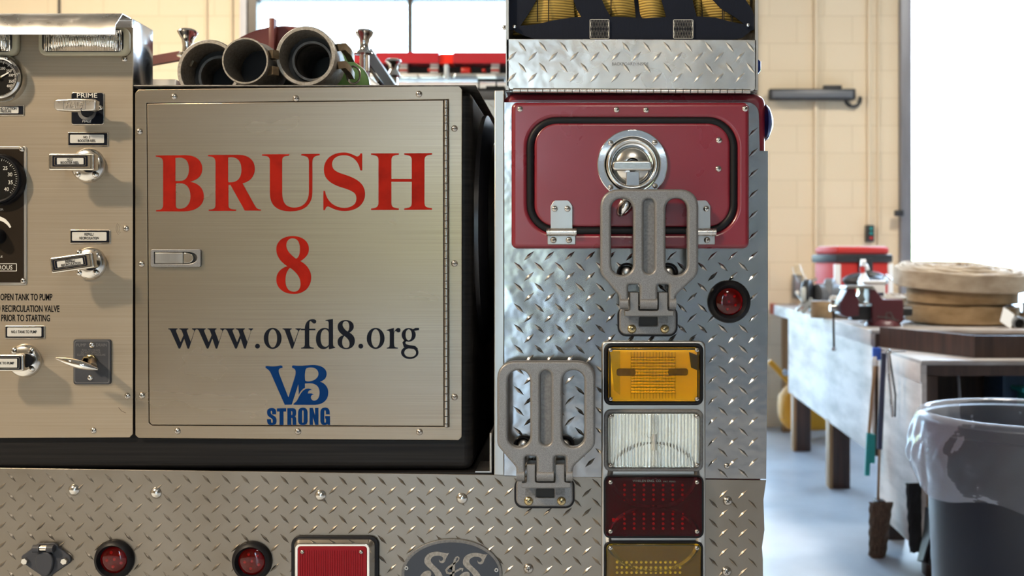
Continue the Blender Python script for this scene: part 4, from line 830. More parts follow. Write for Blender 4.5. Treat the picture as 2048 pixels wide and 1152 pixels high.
part('head_rack', [(pbox(955, 158, 1010, 162, 2.5, 2.52), 'glass_dark'), (pbox(972, 172, 1010, 176, 2.5, 2.52), 'glass_dark'), (pbox(991, 160, 994, 184, 2.5, 2.52), 'glass_dark'), (pbox(956, 160, 959, 184, 2.5, 2.52), 'glass_dark'), (pbox(700, 182, 1012, 199, 2.4, 2.6, .004), 'grey_tool')], 'dark rack bars behind the cab')
pl = [(955, 200), (1008, 200), (1008, 330), (955, 330)]
part('bed_plate', [(plate([pl], 1.25, .004), 'blue_grey'), (lugs(pl, 1.25, (960, 210), (22, 22), 0, 9, 2.5, .002), 'blue_grey')], 'bluish tread plate deep inside the body')

# ------------------------------------------------------------------ things carried on the truck
# suction hoses lying on the compartment lid
def coupling(px, py, y, R_, prof, hose_r, hose_len, hose_m, label, bend=0.0, tilt=0.0):
    k = K(y); c = P(px, py, y)
    t = thing('suction_hose', (c.x, y+.3, c.z-R_*k), label, 'hose', 'suction hoses on the compartment lid')
    MX = T(*c) @ R(tilt, 'Z') @ R(-90, 'X')
    obj('coupling', [(lathe([(r*R_*k, h) for r, h in prof], MX, 56, close=True), 'alloy')], t, 'weathered grey metal coupling')
    return t, MX, R_*k
t, MX, r = coupling(611, 112, .075, 60.5, [(.84, .004), (.87, 0), (.97, 0), (1, .003), (1, .03), (.95, .034), (.95, .085), (.86, .09), (.84, .085)], 0, 0, '', 'suction hose with the biggest, rightmost coupling and green hose behind')
obj('gasket', [(lathe([(r*.84, .055), (r*.845, .052), (r*.60, .054), (r*.60, .062)], MX, 48), 'dark')], t, 'black rubber seat')
obj('inner_tube', [(lathe([(r*.60, .045), (r*.68, .045), (r*.70, .05), (r*.70, .19), (r*.62, .19)], MX, 48, close=True), 'alloy_dark'), (lathe([(0, .17), (r*.62, .17)], MX, 30), 'dark')], t)
cp = P(611, 112, .075)
for sx_, zz, a in ((1, .35, 0), (1, -.25, 0), (-1, -.05, 0)):
    arm = [cp+Vector((sx_*r*.93, .02, r*zz)), cp+Vector((sx_*r*1.12, .03, r*zz+.004)), cp+Vector((sx_*r*1.22, .045, r*zz-.003)), cp+Vector((sx_*r*1.18, .08, r*zz-.007))]
    if sx_ > 0: obj('cam_arm', [(tube(arm, 0, flat=(.012, .013, Vector((0, 0, 1)))), 'bronze')], t, 'tarnished bronze cam arm')
obj('pull_ring', [(tube([cp+Vector((r*1.34+.012*math.cos(a), .06, -r*.42+.016*math.sin(a))) for a in [2*PI*i/16 for i in range(16)]], .002, 8, cyc=True), 'bolt')], t)
obj('hose', [(tube([cp+Vector((.0006*i, .09+.0055*i, -.004-.0004*i)) for i in range(26)], [r*(.96 if i % 2 else .88) for i in range(26)], 36, cap=False), 'hose_green')], t, 'ribbed green hose', angle=18)
obj('clamp', [(tube([cp+Vector((.0006*i, .09+.0055*i, -.004-.0004*i)) for i in (25, 27)], r*.99, 36), 'bolt')], t, 'dark hose clamp')
obj('hose', [(tube([cp+Vector((.0007*i, .09+.0055*i, -.004-.0005*i)) for i in range(26, 60)], [r*(.9 if i % 2 else .86) for i in range(34)], 36), 'white_plastic')], t, 'pale hose section')
t, MX, r = coupling(490, 121.5, .055, 47, [(.90, .002), (.92, 0), (.98, 0), (1, .003), (1, .05), (1.1, .06), (1.1, .10), (.92, .11), (.88, .10)], 0, 0, '', 'suction hose with the thin walled middle coupling')
obj('inner_tube', [(lathe([(r*.89, .09), (r*.66, .095), (r*.63, .30), (0, .31)], MX, 40), 'alloy_dark'), (lathe([(r*.655, .16), (0, .165)], MX, 30), 'dark')], t)
obj('hose', [(tube([P(490, 121.5, .055)+Vector((0, .09+.011*i, 0)) for i in range(40)], [r*(1.02 if i % 2 else .97) for i in range(40)], 32), 'rubber')], t)
c2 = P(490, 121.5, .055)
for zz in (.32, -.38):
    obj('cam_lug', [(tube([c2+Vector((r*.98, .01, r*zz)), c2+Vector((r*1.16, .02, r*zz))], 0, flat=(.018, .015, Vector((0, 0, 1)))), 'bronze')], t, 'tarnished bronze lug')
t, MX, r = coupling(417, 142, .20, 63.5, [(.85, .003), (.88, 0), (.97, 0), (1, .003), (1, .05), (.95, .055), (.95, .12), (.86, .12), (.85, .11)], 0, 0, '', 'suction hose with the half hidden left coupling')
obj('gasket', [(lathe([(r*.85, .07), (r*.85, .066), (r*.62, .068), (r*.62, .076)], MX, 48), 'dark')], t, 'black rubber seat')
obj('inner_tube', [(lathe([(r*.60, .058), (r*.68, .058), (r*.70, .062), (r*.70, .4), (r*.6, .4)], MX, 48, close=True), 'alloy_dark'), (lathe([(0, .35), (r*.62, .35)], MX, 30), 'dark')], t)
c3 = P(417, 142, .20)
obj('cam_lug', [(tube([c3+Vector((-r*.86, .04, r*.42)), c3+Vector((-r*.70, .04, r*.33))], 0, flat=(.016, .013, Vector((0, 0, 1)))), 'bronze')], t, 'tarnished bronze lug')
obj('hose', [(tube([c3+Vector((0, .12+.011*i, 0)) for i in range(26)], [r*(.94 if i % 2 else .88) for i in range(26)], 32), 'rubber')], t)

# straps and webbing inside the backboard box
def strap_ribbon(rows, y, th=.003):
    """rows: list of (left px, right px, py, dy) -> bulging ribbon"""
    def fn(u, v):
        q = v*(len(rows)-1); i = min(int(q), len(rows)-2); f = q-i
        a, b = rows[i], rows[i+1]
        l, r_, py, dd = [a[n]*(1-f)+b[n]*f for n in range(4)]
        return P(l+(r_-l)*u, py, y+dd-.012*math.sin(PI*u))
    return grid(fn, 10, 18, th)
for nm, rows, y, lab, tr in (
    ('a', [(1062, 1148, -70, 0), (1056, 1147, 0, 0), (1030, 1150, 46, .01), (1026, 1152, 70, .03)], .014, 'yellow strap bundle with two dark tracer lines at the left of the box', (1075, 1097)),
    ('b', [(1146, 1170, -70, 0), (1146, 1172, 0, 0), (1150, 1180, 40, .01), (1152, 1182, 70, .03)], .024, 'narrow yellow strap behind the left black strap', ()),
    ('c', [(1192, 1262, -70, 0), (1200, 1268, 0, 0), (1214, 1271, 30, .01), (1222, 1272, 60, .03)], .012, 'yellow strap bundle left of the middle gap with one tracer line', (1222,)),
    ('d', [(1276, 1324, -70, 0), (1277, 1327, 0, 0), (1281, 1334, 36, .01), (1284, 1340, 66, .03)], .012, 'pale yellow strap bundle just right of the middle gap', ()),
    ('e', [(1384, 1406, -70, 0), (1386, 1406, 0, 0), (1391, 1403, 30, .01), (1393, 1400, 60, .02)], .026, 'narrow dull strap end right of the right black strap', ()),
    ('f', [(1402, 1500, -70, 0), (1404, 1500, 0, 0), (1406, 1500, 30, .01), (1408, 1496, 66, .03)], .014, 'yellow strap bundle with double tracer stitches at the right of the box', (1445, 1448, 1462, 1465))):
    c = P((rows[0][0]+rows[0][1])/2, 78, y)
    t = thing('yellow_strap', c, lab, 'strap', 'yellow straps in the backboard box')
    obj('webbing', [(strap_ribbon(rows, y), 'web_yellow')], t)
    if tr:
        def dy_(x):
            l, r_ = rows[1][0], rows[1][1]; u = min(max((x-l)/(r_-l), 0), 1); return -.012*math.sin(PI*u)
        obj('tracer', [(tube([P(x, -60+q*13, y+dy_(x)-.002+(.008*max(0, (q*13-60)/46))) for q in range(9)], .0009, 6), 'web_dark_line') for x in tr], t, 'dark tracer lines')
net = thing('webbing_net', (P(1262, 78, .0)), 'navy webbing net with white zigzag stitching across the backboard box', 'net')
def band(pts, wd, y, dz=0):
    """flat webbing along px pts with px width per point"""
    def fn(u, v):
        q = u*(len(pts)-1); i = min(int(q), len(pts)-2); f = q-i
        x = pts[i][0]*(1-f)+pts[i+1][0]*f; a = pts[i][1]*(1-f)+pts[i+1][1]*f; b = pts[i][2]*(1-f)+pts[i+1][2]*f
        d = pts[i][3]*(1-f)+pts[i+1][3]*f if len(pts[i]) > 3 else 0
        return P(x, a+(b-a)*v, y+d)
    return grid(fn, 48, 8, .002)
obj('band', [(band([(1029, 52, 62), (1050, 51, 72), (1075, 48, 79), (1110, 40, 82), (1150, 34, 82), (1200, 33, 82), (1250, 34, 82), (1290, 36.5, 82), (1330, 34, 82), (1380, 32, 82), (1430, 35, 82), (1460, 43, 80), (1485, 48, 76), (1503, 50, 60)], 0, -.006), 'web_black')], net)
def vstrap(rows, y):
    def fn(u, v):
        q = v*(len(rows)-1); i = min(int(q), len(rows)-2); f = q-i
        l, r_, py = [rows[i][n]*(1-f)+rows[i+1][n]*f for n in range(3)]
        return P(l+(r_-l)*u, py, y)
    return grid(fn, 6, 24, .002)
obj('strap', [(vstrap([(1020, 1100, -70), (1018, 1073, 0), (1014, 1062, 20), (1013, 1050, 38), (1016, 1040, 52), (1020, 1034, 60)], -.003), 'web_black')], net, 'navy strap at the left corner')
obj('strap', [(vstrap([(1138, 1186, -70), (1147, 1204, 0), (1152, 1211, 16), (1161, 1220, 31), (1168, 1228, 50)], -.003), 'web_black')], net, 'navy strap left of the middle')
obj('strap', [(vstrap([(1306, 1362, -70), (1323, 1385, 0), (1331, 1392, 28), (1334, 1396, 50)], -.003), 'web_black')], net, 'navy strap right of the middle')
obj('strap', [(vstrap([(1410, 1490, -60), (1424, 1490, -2), (1443, 1504, 18), (1470, 1509, 34), (1488, 1509, 48), (1496, 1508, 60)], -.003), 'web_black')], net, 'navy strap at the right corner')
obj('strap', [(vstrap([(1266, 1277, -70), (1268, 1280, 0), (1272, 1284, 30), (1272, 1284, 50)], .02), 'web_black')], net, 'navy strap in the middle gap')
def stitch(x0, y0, x1, y1):
    out = [tube([P(x, y, -.0094) for x, y in rr(x0, y0, x1, y1, 2, 3)], .00055, 5, cyc=True)]
    n = 6; w_ = (x1-x0)/n
    for s in (0, 1):
        for ya, yb in ((y0, (y0+y1)/2), ((y0+y1)/2, y1)):
            pts = []
            for i in range(n*2+1):
                up = (i+s) % 2 == 0
                pts.append(P(x0+w_*i/2, (ya if up else yb)+(1 if up else -1), -.0094))
            out.append(tube(pts, .00045, 4))
    return [(m_, 'thread') for m_ in out]
obj('stitching', stitch(1180, 39, 1218, 77), net, 'white zigzag stitch patch, left'); obj('stitching', stitch(1347, 39.5, 1386, 76.5), net, 'white zigzag stitch patch, right')
for x, y in ((1029.5, 54.5), (1495, 51.5)):
    obj('snap_stud', [(lathe([(0, .007), (.0028, .006), (.0036, .002), (.0036, 0)], front(x, y, -.009), 14), 'chrome')], net)
# ------------------------------------------------------------------ workbench corner
BX = lambda y: 1.312+.0375*(y+D0-4.44)          # left face of the bench
Y0, Y1 = 4.44-D0, 7.27-D0                       # near and far ends
SH = Matrix(((1, .0375, 0, 0), (0, 1, 0, 0), (0, 0, 1, 0), (0, 0, 0, 1)))
def bbox_(u0, u1, y0, y1, z0, z1, b=0):         # u: metres to the right of the bench's left face
    return xf(box(u0, u1, y0, y1, z0, z1, b), T(BX(0), 0, 0) @ SH)
YS = 6.55-D0
ZT = .90
wbn = thing('workbench', (BX(Y0)+.7, (Y0+Y1)/2, 0), 'long wooden workbench with a whitewashed plywood side and square legs', 'workbench')
obj('worktop', [(bbox_(0.02, 1.5, Y0+.02, Y1, ZT-.035, ZT), 'wood_top')], wbn, 'worn pale worktop')
obj('apron', [(bbox_(.006, .02, Y0, YS, .352, ZT-.068), 'ply_white'), (bbox_(0, .022, Y0, YS+.1, ZT-.068, ZT-.001, .002), 'ply_white')], wbn, 'whitewashed plywood side')
obj('edge_board', [(bbox_(0, .022, YS+.1, Y1-.16, ZT-.07, ZT, .002), 'ply_white'), (bbox_(-.004, .024, Y1-.16, Y1-.01, ZT-.07, ZT+.004, .002), 'red_board')], wbn, 'edge board painted red at the far end')
obj('front_board', [(bbox_(.022, 1.5, Y0, Y0+.02, .34, ZT-.016), 'wood_dark'), (bbox_(.0, 1.5, Y0-.012, Y0+.02, ZT-.016, ZT+.001, .002), 'wood_top')], wbn, 'near end of the bench, darkened for its shade')  # dark brown carries the shade on this camera-facing end
for y, u in ((6.35-D0, .0), (5.3-D0, .0)):
    obj('leg', [(bbox_(u+.022, u+.115, y, y+.09, 0, .80, .003), 'wood_dark'), (bbox_(u+.004, u+.0225, y, y+.09, 0, .36, .001), 'wood_tan')], wbn, 'square leg with its shaded front and lit edge coloured in')  # tan slab paints the lit left side, dark box the shaded front
obj('leg', [(bbox_(.06, .115, Y1-.20, Y1-.12, 0, .86, .002), 'wood_tan')], wbn, 'tan far leg')
obj('leg', [(bbox_(1.38, 1.47, Y1-.2, Y1-.11, 0, .86, .003), 'wood_dark')], wbn); obj('leg', [(bbox_(1.38, 1.47, Y0+.1, Y0+.19, 0, .86, .003), 'wood_dark')], wbn)
# lower shelf unit in front of the bench
CXL = lambda y: 1.318+.0375*(y+D0-3.80)
CY0, CY1 = 3.80-D0, 4.425-D0
def cbox(u0, u1, y0, y1, z0, z1, b=0): return xf(box(u0, u1, y0, y1, z0, z1, b), T(CXL(0), 0, 0) @ SH)
ZS = .828
sh = thing('shelf_unit', (CXL(CY0)+.6, (CY0+CY1)/2, 0), 'low open fronted wooden shelf unit with a whitewashed side at the bench end', 'shelf unit')
obj('top', [(cbox(-.004, 1.2, CY0-.006, CY1, ZS-.018, ZS, .002), 'wood_top')], sh)
obj('side_panel', [(cbox(0, .018, CY0, CY1, .092, ZS-.018), 'ply_white'), (cbox(-.006, .0, CY0, CY1, ZS-.085, ZS-.014, .001), 'ply_white'), ], sh, 'whitewashed side panel')
obj('side_panel', [(cbox(1.18, 1.2, CY0, CY1, .092, ZS-.018), 'wood_dark')], sh)
obj('back_panel', [(cbox(.018, 1.18, CY1-.02, CY1-.004, .092, ZS-.018), 'wood_dark'), (cbox(.018, 1.18, CY0+.01, CY0+.03, ZS-.06, ZS-.018), 'wood_dark')], sh)
obj('shelf', [(cbox(.018, 1.18, CY0+.02, CY1-.02, .44, .46), 'wood_dark'), (cbox(.018, 1.18, CY0+.02, CY1-.02, .092, .11), 'wood_dark')], sh)
for u, y in ((.02, CY0+.01), (.02, CY1-.1), (1.1, CY0+.01), (1.1, CY1-.1)):
    obj('leg', [(cbox(u, u+.07, y, y+.06, 0, .10, .002), 'wood_dark')], sh)
obj('corner_post', [(cbox(.018, .06, CY0+.002, CY0+.05, .092, ZS-.06, .001), 'wood_dark')], sh)
q = [P(1762, 0, 4.415-D0), P(1950, 0, 3.90-D0), Vector((2.5, 3.885-D0, 0))]
def wall_strip(q, th, z0, z1):
    return tube([Vector((p.x, p.y, (z0+z1)/2)) for p in q], 0, flat=(th, z1-z0, Vector((0, 0, 1))))
obj('splash_board', [(wall_strip(q, .015, ZS+.0005, .915), 'wood_dark')], sh, 'dark board standing on the shelf top')
# bins inside
for px0, py0, px1, py1, m_, lab, yy in ((1996, 738, 2120, 812, 'navy_bin', 'navy plastic bin tilted inside the shelf unit', 4.15), (2043, 776, 2100, 815, 'teal', 'small teal box in front of the navy bin', 3.98)):
    y = yy-D0; a, c = P(px0, py0, y), P(px1, py1, y)
    t = thing('storage_bin', ((a.x+c.x)/2, y+.08, c.z), lab, 'bin')
    z0 = .46 if m_ == 'navy_bin' else .46
    dp = .2 if m_ == 'navy_bin' else .09
    obj('tub', [(box(a.x+.02, c.x, y, y+dp, z0+.001, a.z-.015, .006), m_)], t)
    obj('rim', [(box(a.x-.002, c.x+.01, y-.012, y+dp+.01, a.z-.018, a.z, .004), 'white_plastic' if m_ == 'navy_bin' else m_)], t)
rod = P(1914, 724, 3.86-D0)
t = thing('pull_rod', (rod.x, rod.y, rod.z-.2), 'thin grey rod hanging inside the open shelf unit', 'rod')
obj('shaft', [(tube([rod+Vector((0, 0, 0)), rod+Vector((.008, 0, -.09)), rod+Vector((.014, .0, -.21))], [.005, .005, .008], 10), 'grey_tool')], t); obj('hook', [(lathe([(0, .012), (.011, .008), (.012, -.008), (0, -.012)], T(*rod), 14), 'bolt')], t)

# ---- bin with a clear bag
cxb, cyb, rb, zr = 1.40, 3.10-D0, .312, .722
cn = thing('trash_can', (cxb, cyb, 0), 'big round charcoal bin standing before the shelf unit', 'bin')
obj('tub', [(lathe([(0, .02), (.245, .02), (.262, 0), (.27, .03), (.29, .5), (rb-.006, .68), (rb, .685), (rb+.006, zr-.006), (rb, zr-.002), (rb-.012, zr-.006), (rb-.018, .66), (.255, .06), (0, .05)], T(cxb, cyb, 0), 72), 'can')], cn)
for a in (0.4,):
    obj('grip', [(box(-.06, .06, -.02, .02, -.02, .02, .01, MX=T(cxb+(rb+.012)*math.cos(a), cyb+(rb+.012)*math.sin(a), .62) @ R(math.degrees(a)+90, 'Z')), 'can')], cn)
def bag(u, v):
    a = 2*PI*u; rnd = math.sin(a*7+1.3)+.6*math.sin(a*13+v*6)+.5*math.sin(a*23-v*9)
    hem = .475+.03*math.sin(a*2+.8)+.02*math.sin(a*5)
    if v < .25: f = v/.25; z = .45+(zr-.01-.45)*f; r = .288+(rb-.020-.288)*f-.004*abs(rnd)
    elif v < .4: f = (v-.25)/.15; z = zr+.004+.012*math.sin(PI*f); r = rb-.016+.028*f
    else: f = (v-.4)/.6; z = zr-(zr-hem)*f; r = rb+.014+.022*math.sin(PI*min(f*1.0, 1))+(.007*rnd+.005*math.sin(a*3+f*9)+.003*math.sin(a*31+f*14))*math.sin(PI*f)**.7-.006*f*(1+.4*rnd)
    return Vector((cxb+r*math.cos(a), cyb+r*math.sin(a), z))
obj('bin_bag', [(grid(bag, 160, 40), 'bag')], None, 'clear plastic bag folded over the rim of the charcoal bin', 'bag', angle=180)

# ---- brooms and brushes on the shelf unit's side
def hang(name, y, u, label, cat='brush'):
    p = (CXL(y)+u, y, .03); return thing(name, p, label, cat)
y = 4.36-D0
t = hang('scrub_brush', y, -.03, 'long handled scrub brush with teal bristles and a blue clip', 'brush')
obj('handle', [(tube([P(1753, 712, y), P(1744, 790, y), P(1738, 866, y)], .0075, 10), 'wood_pole')], t)
obj('clip', [(box(-.018, .018, -.01, .012, -.035, .02, .005, MX=T(*P(1753, 704, y))), 'blue_plastic')], t, 'blue plastic clip'); obj('clip_tag', [(box(-.009, .009, -.004, .004, -.03, .01, .003, MX=T(*P(1749, 718, y-.012))), 'white_plastic')], t, 'white tag')
obj('head', [(tube([P(1738, 866, y), P(1734, 951, y)], 0, flat=(.014, .02, Vector((1, 0, 0)))), 'teal'), (tube([P(1742, 868, y), P(1741, 925, y)], 0, flat=(.035, .028, Vector((1, 0, 0)))), 'teal')], t, 'teal bristle head')
y = 4.1-D0
t = hang('push_broom', y, -.05, 'push broom with a navy handle and a big brown bristle head', 'broom')
obj('handle', [(tube([P(1768, 706, y), P(1759, 898, y)], .011, 14), 'blue_handle'), (tube([P(1759, 896, y), P(1756, 1004, y)], .0055, 10), 'wood_pole')], t)
def brist(c0, c1, w0, w1, d, y, seed):
    rnd = random.Random(seed)
    def fn(u, v):
        a = 2*PI*u; px = c0[0]+(c1[0]-c0[0])*v; py = c0[1]+(c1[1]-c0[1])*v; wv = (w0+(w1-w0)*v)*.5
        e = abs(math.cos(a))**.6*(1 if math.cos(a) >= 0 else -1)
        jit = 1+.05*math.sin(a*9+v*20)+.05*math.sin(v*34+a*3)
        return P(px+e*wv*jit, py+3*math.sin(a*6)*v, y+math.sin(a)*d*.5*jit)
    return grid(fn, 40, 30)
obj('head', [(brist((1762, 1004), (1754, 1124), 46, 33, .09, y, 1), 'bristle_brown')], t, 'brown bristle head'); obj('block', [(box(-.02, .02, -.03, .03, -.015, .008, .006, MX=T(*P(1759, 1003, y))), 'wood_dark')], t)
y = 4.02-D0
t = hang('reach_tongs', y, -.03, 'pair of thin metal rods hanging by a loop beside the broom handle', 'tool')
obj('rod', [(tube([P(1776, 704, y), P(1779, 760, y), P(1785, 834, y)], .006, 10), 'steel_plain')], t, 'bright rod'); obj('rod', [(tube([P(1778, 704, y+.01), P(1791, 790, y+.01), P(1790, 834, y+.01)], .004, 10), 'tool_black')], t, 'dark rod')
obj('nail', [(tube([P(1777, 704, y), (CXL(y)+.004, y, P(0, 703, y).z)], .003, 8), 'bolt')], t)
obj('loop', [(tube([P(1777+5*math.cos(a), 704+4*math.sin(a), y) for a in [2*PI*i/12 for i in range(12)]], .004, 8, cyc=True), 'bolt')], t)
y = 3.83-D0
t = hang('wall_brush', y, -.04, 'black bristled broom head hanging upright beside the charcoal bin', 'brush')
obj('bristles', [(brist((1828, 966), (1834, 1104), 33, 30, .07, y, 3), 'bristle_black')], t, 'black bristles')
obj('block', [(box(-.014, .014, -.03, .03, -.135, .13, .006, MX=T(*P(1849, 1032, y))), 'wood_tan')], t, 'wooden back')
obj('handle', [(tube([P(1851, 960, y), P(1852, 860, y+.01)], .009, 10), 'wood_pole')], t)
y = 3.72-D0
t = thing('dustpan', (P(1860, 1130, y).x, y, .0), 'black dustpan leaning between the charcoal bin and the shelf unit', 'dustpan')
obj('pan', [(tube([P(1862, 1020, y), P(1858, 1062, y), P(1843, 1122, y-.02), P(1850, 1120, y-.03), P(1872, 1060, y-.03)], 0, flat=(.09, .012, Vector((1, 0, .3)))), 'tool_black')], t); obj('handle', [(tube([P(1860, 1022, y), P(1862, 960, y)], .008, 10), 'tool_black')], t)

# ---- things on the bench
def flat_coil(name, c, r0, r1, turns, h, m_, label, tilt=(0, 0), droop=0.0, seed=1):
    rnd = random.Random(seed); ph = [rnd.uniform(0, 6) for _ in range(6)]
    N = int(turns*44); MX = T(*c) @ R(tilt[0], 'X') @ R(tilt[1], 'Y'); pt = (r1-r0)/turns
    bm = bmesh.new(); rings = []
    for i in range(N+1):
        a = 2*PI*i/44; r = r0+pt*i/44
        r += .004*math.sin(3*a+ph[0])*(r/r1)+.002*math.sin(7*a+ph[1])
        dz = .006*math.sin(a*1.07+ph[2])+.004*math.sin(a*2.3+ph[3])+droop*(1-(r/r1)**2)
        w_ = pt*.46
        ring = []
        for rr_, zz in ((-w_, .004), (-w_*.6, 0), (w_*.6, 0), (w_, .004), (w_, h-.004), (w_*.5, h), (-w_*.5, h), (-w_, h-.004)):
            ring.append(bm.verts.new(((r+rr_)*math.cos(a), (r+rr_)*math.sin(a), zz+dz+(.0 if zz < .01 else .003*math.sin(a*5+i*.2)))))
        rings.append(ring)
    for A, B in zip(rings, rings[1:]):
        for j in range(8): bm.faces.new((A[j], A[(j+1) % 8], B[(j+1) % 8], B[j]))
    bm.faces.new(rings[0]); bm.faces.new(rings[-1]); bmesh.ops.recalc_face_normals(bm, faces=bm.faces[:])
    bm.transform(MX); 
    return obj(name, [(fin(bm), m_)], None, label, 'hose', 'rolled fire hoses on the bench')
hy = 4.93-D0
hx = P(1921, 0, hy).x
flat_coil('rolled_hose', (hx+.005, hy, ZT+.010), .03, .262, 12, .082, 'hose_tan', 'rolled tan fire hose lying flat at the bottom of the stack', (0, 0), 0, 2)
flat_coil('rolled_hose', (hx+.0, hy+.01, ZT+.100), .03, .255, 12, .070, 'hose_tan', 'rolled tan fire hose in the middle of the stack', (1, .5), 0, 5)
flat_coil('rolled_hose', (hx-.005, hy+.02, ZT+.186), .03, .312, 14, .086, 'hose_pale', 'largest rolled pale fire hose on top of the stack', (5, 1.5), .016, 9)
# second pale coil behind the vise
flat_coil('rolled_hose', (P(1744, 0, 5.5-D0).x, 5.5-D0, ZT+.012), .03, .235, 10, .10, 'hose_pale', 'rolled pale fire hose lying behind the maroon vise', (1, 0), .01, 13)
# vise
yv = 4.74-D0; kv = K(yv)
def vx(px): return P(px, 0, yv).x
def vz(py): return P(0, py, yv).z
def vpl(c, y, t_, b=.003): return plate([c], y, t_, b, yk=yv)
vs = thing('vise', (vx(1750), yv, ZT), 'maroon bench vise bolted to the near corner of the workbench', 'vise')
obj('base', [(lathe([(0, .03), (.06, .03), (.075, .02), (.085, .0), (0, 0)], T(vx(1765), yv, ZT+.001), 32), 'vise')], vs)
obj('body', [(vpl([(1733, 578), (1744, 578), (1759, 598), (1798, 598), (1800, 604), (1800, 640), (1790, 648), (1742, 648), (1738, 640), (1738, 607), (1733, 604)], yv-.055, .11, .006), 'vise'), (tube([P(1798, 622, yv), P(1822, 622, yv)], .024, 16), 'tool_black')], vs)
obj('slide_jaw', [(vpl([(1690, 575), (1704, 575), (1706, 588), (1712, 602), (1712, 630), (1690, 634), (1676, 628), (1674, 606)], yv-.055, .11, .006), 'vise'), (box(vx(1700), vx(1742), yv-.03, yv+.03, vz(640), vz(612), .004), 'tool_black'), (tube([P(1708, 634, yv), P(1740, 634, yv)], .010, 12), 'bronze')], vs)
obj('jaw_plate', [(vpl([(1688, 571), (1738, 571), (1744, 577), (1684, 577)], yv-.06, .12, .002), 'alloy'), (vpl([(1716, 576), (1726, 576), (1724, 590), (1728, 600), (1720, 606), (1708, 598), (1716, 588)], yv-.03, .05, .003), 'nickel'), (vpl([(1703, 604), (1734, 604), (1734, 608), (1703, 608)], yv-.05, .1, .002), 'nickel')], vs, 'bare steel jaws')
obj('screw', [(tube([P(1660, 616, yv), P(1678, 616, yv)], .017, 18), 'bolt'), (tube([P(1680, 618, yv), P(1740, 618, yv)], .012, 12), 'bolt')], vs)
obj('handle', [(tube([P(1666, 604, yv), P(1668, 696, yv)], .0055, 10), 'wood_dark'), (lathe([(0, .012), (.011, .007), (.011, -.007), (0, -.012)], T(*P(1668, 698, yv)), 12), 'bolt'), (lathe([(0, .012), (.011, .007), (.011, -.007), (0, -.012)], T(*P(1666, 603, yv)), 12), 'bolt')], vs, 'thin hanging handle rod')
# emblem casting on the body
obj('casting_mark', [(plate([stroke([(1748, 632), (1768, 634), (1790, 640)], 2)], yv-.057, .003, .0006, yk=yv), 'alloy_dark'), (plate([stroke([(1764, 644), (1766, 624), (1774, 624), (1782, 640)], 2)], yv-.057, .003, .0006, yk=yv), 'alloy_dark')], vs, 'raised casting mark')
# bench grinder
yg = 6.02-D0
def gz_(py): return P(0, py, yg).z
gr = thing('bench_grinder', (P(1630, 0, yg).x, yg, ZT), 'grey bench grinder with a white wheel at the far end of the bench', 'grinder')
gc = P(1632, 588, yg)
obj('motor', [(tube([gc+Vector((.0, -.02, 0)), gc+Vector((.13, .03, .0))], .062, 24), 'grey_tool')], gr)
obj('foot', [(box(gc.x-.03, gc.x+.13, yg-.07, yg+.08, ZT+.001, ZT+.03, .006), 'grey_tool'), (box(gc.x+.02, gc.x+.14, yg-.04, yg+.05, ZT+.03, gc.z-.03, .01), 'grey_tool')], gr)
def disc(c, d, r, w_, m_, prof=None):
    return (lathe([(0, w_/2), (r*.9, w_/2), (r, w_*.35), (r, -w_*.35), (r*.9, -w_/2), (0, -w_/2)], T(*c) @ axis_to(d), 32), m_)
ax = Vector((.9, -.42, .0))
obj('wheel_guard', [disc(gc+Vector((-.055, -.02, .0)), ax, .088, .05, 'tool_black'), disc(gc+Vector((.09, .02, .01)), ax, .085, .06, 'grey_tool')], gr)
obj('wheel', [disc(gc+Vector((-.075, -.045, -.004)), ax, .066, .03, 'stone')], gr, 'pale grinding wheel')
obj('tool_rest', [(tube([gc+Vector((-.13, -.05, .02)), gc+Vector((-.09, -.09, -.05)), gc+Vector((-.14, -.1, -.10))], 0, flat=(.02, .008, Vector((0, 1, .2)))), 'steel_plain'), (tube([gc+Vector((-.05, -.1, -.02)), gc+Vector((-.11, -.12, -.11))], 0, flat=(.025, .008, Vector((0, 1, .2)))), 'steel_plain')], gr)
obj('eye_shield', [(tube([gc+Vector((-.09, -.04, .08)), gc+Vector((-.12, -.05, .13)), gc+Vector((-.13, -.04, .17))], 0, flat=(.05, .004, Vector((0, 1, 0)))), 'clear'), (tube([gc+Vector((-.04, -.03, .08)), gc+Vector((.0, -.03, .09))], .008, 8), 'bolt')], gr)
# toolbox
yt = 6.35-D0
tb = thing('toolbox', (P(1712, 0, yt).x, yt, ZT), 'red and black stackable tool chest against the wall on the bench', 'toolbox')
MT = T(P(1712, 0, yt).x, yt+.10, ZT) @ R(17, 'Z')
obj('tub', [(box(-.19, .19, -.14, .14, .002, .305, .015, MX=MT), 'tool_red')], tb, 'red tub')
for sx_ in (-1, 1): obj('corner_rail', [(box(sx_*.19-.018, sx_*.19+.018, -.15, -.12, .01, .29, .004, MX=MT), 'white_plastic')], tb, 'pale corner rail')
obj('band', [(box(-.205, .205, -.155, .155, .30, .352, .012, MX=MT), 'tool_black')], tb, 'black rim')
obj('lid', [(box(-.19, .19, -.14, .14, .352, .40, .018, MX=MT), 'tool_red'), (box(-.17, .17, -.12, .12, .398, .406, .004, MX=MT), 'white_plastic')], tb, 'red lid with a pale top')
obj('latch', [(box(-.05, .05, -.165, -.15, .24, .33, .005, MX=MT), 'tool_black')], tb)
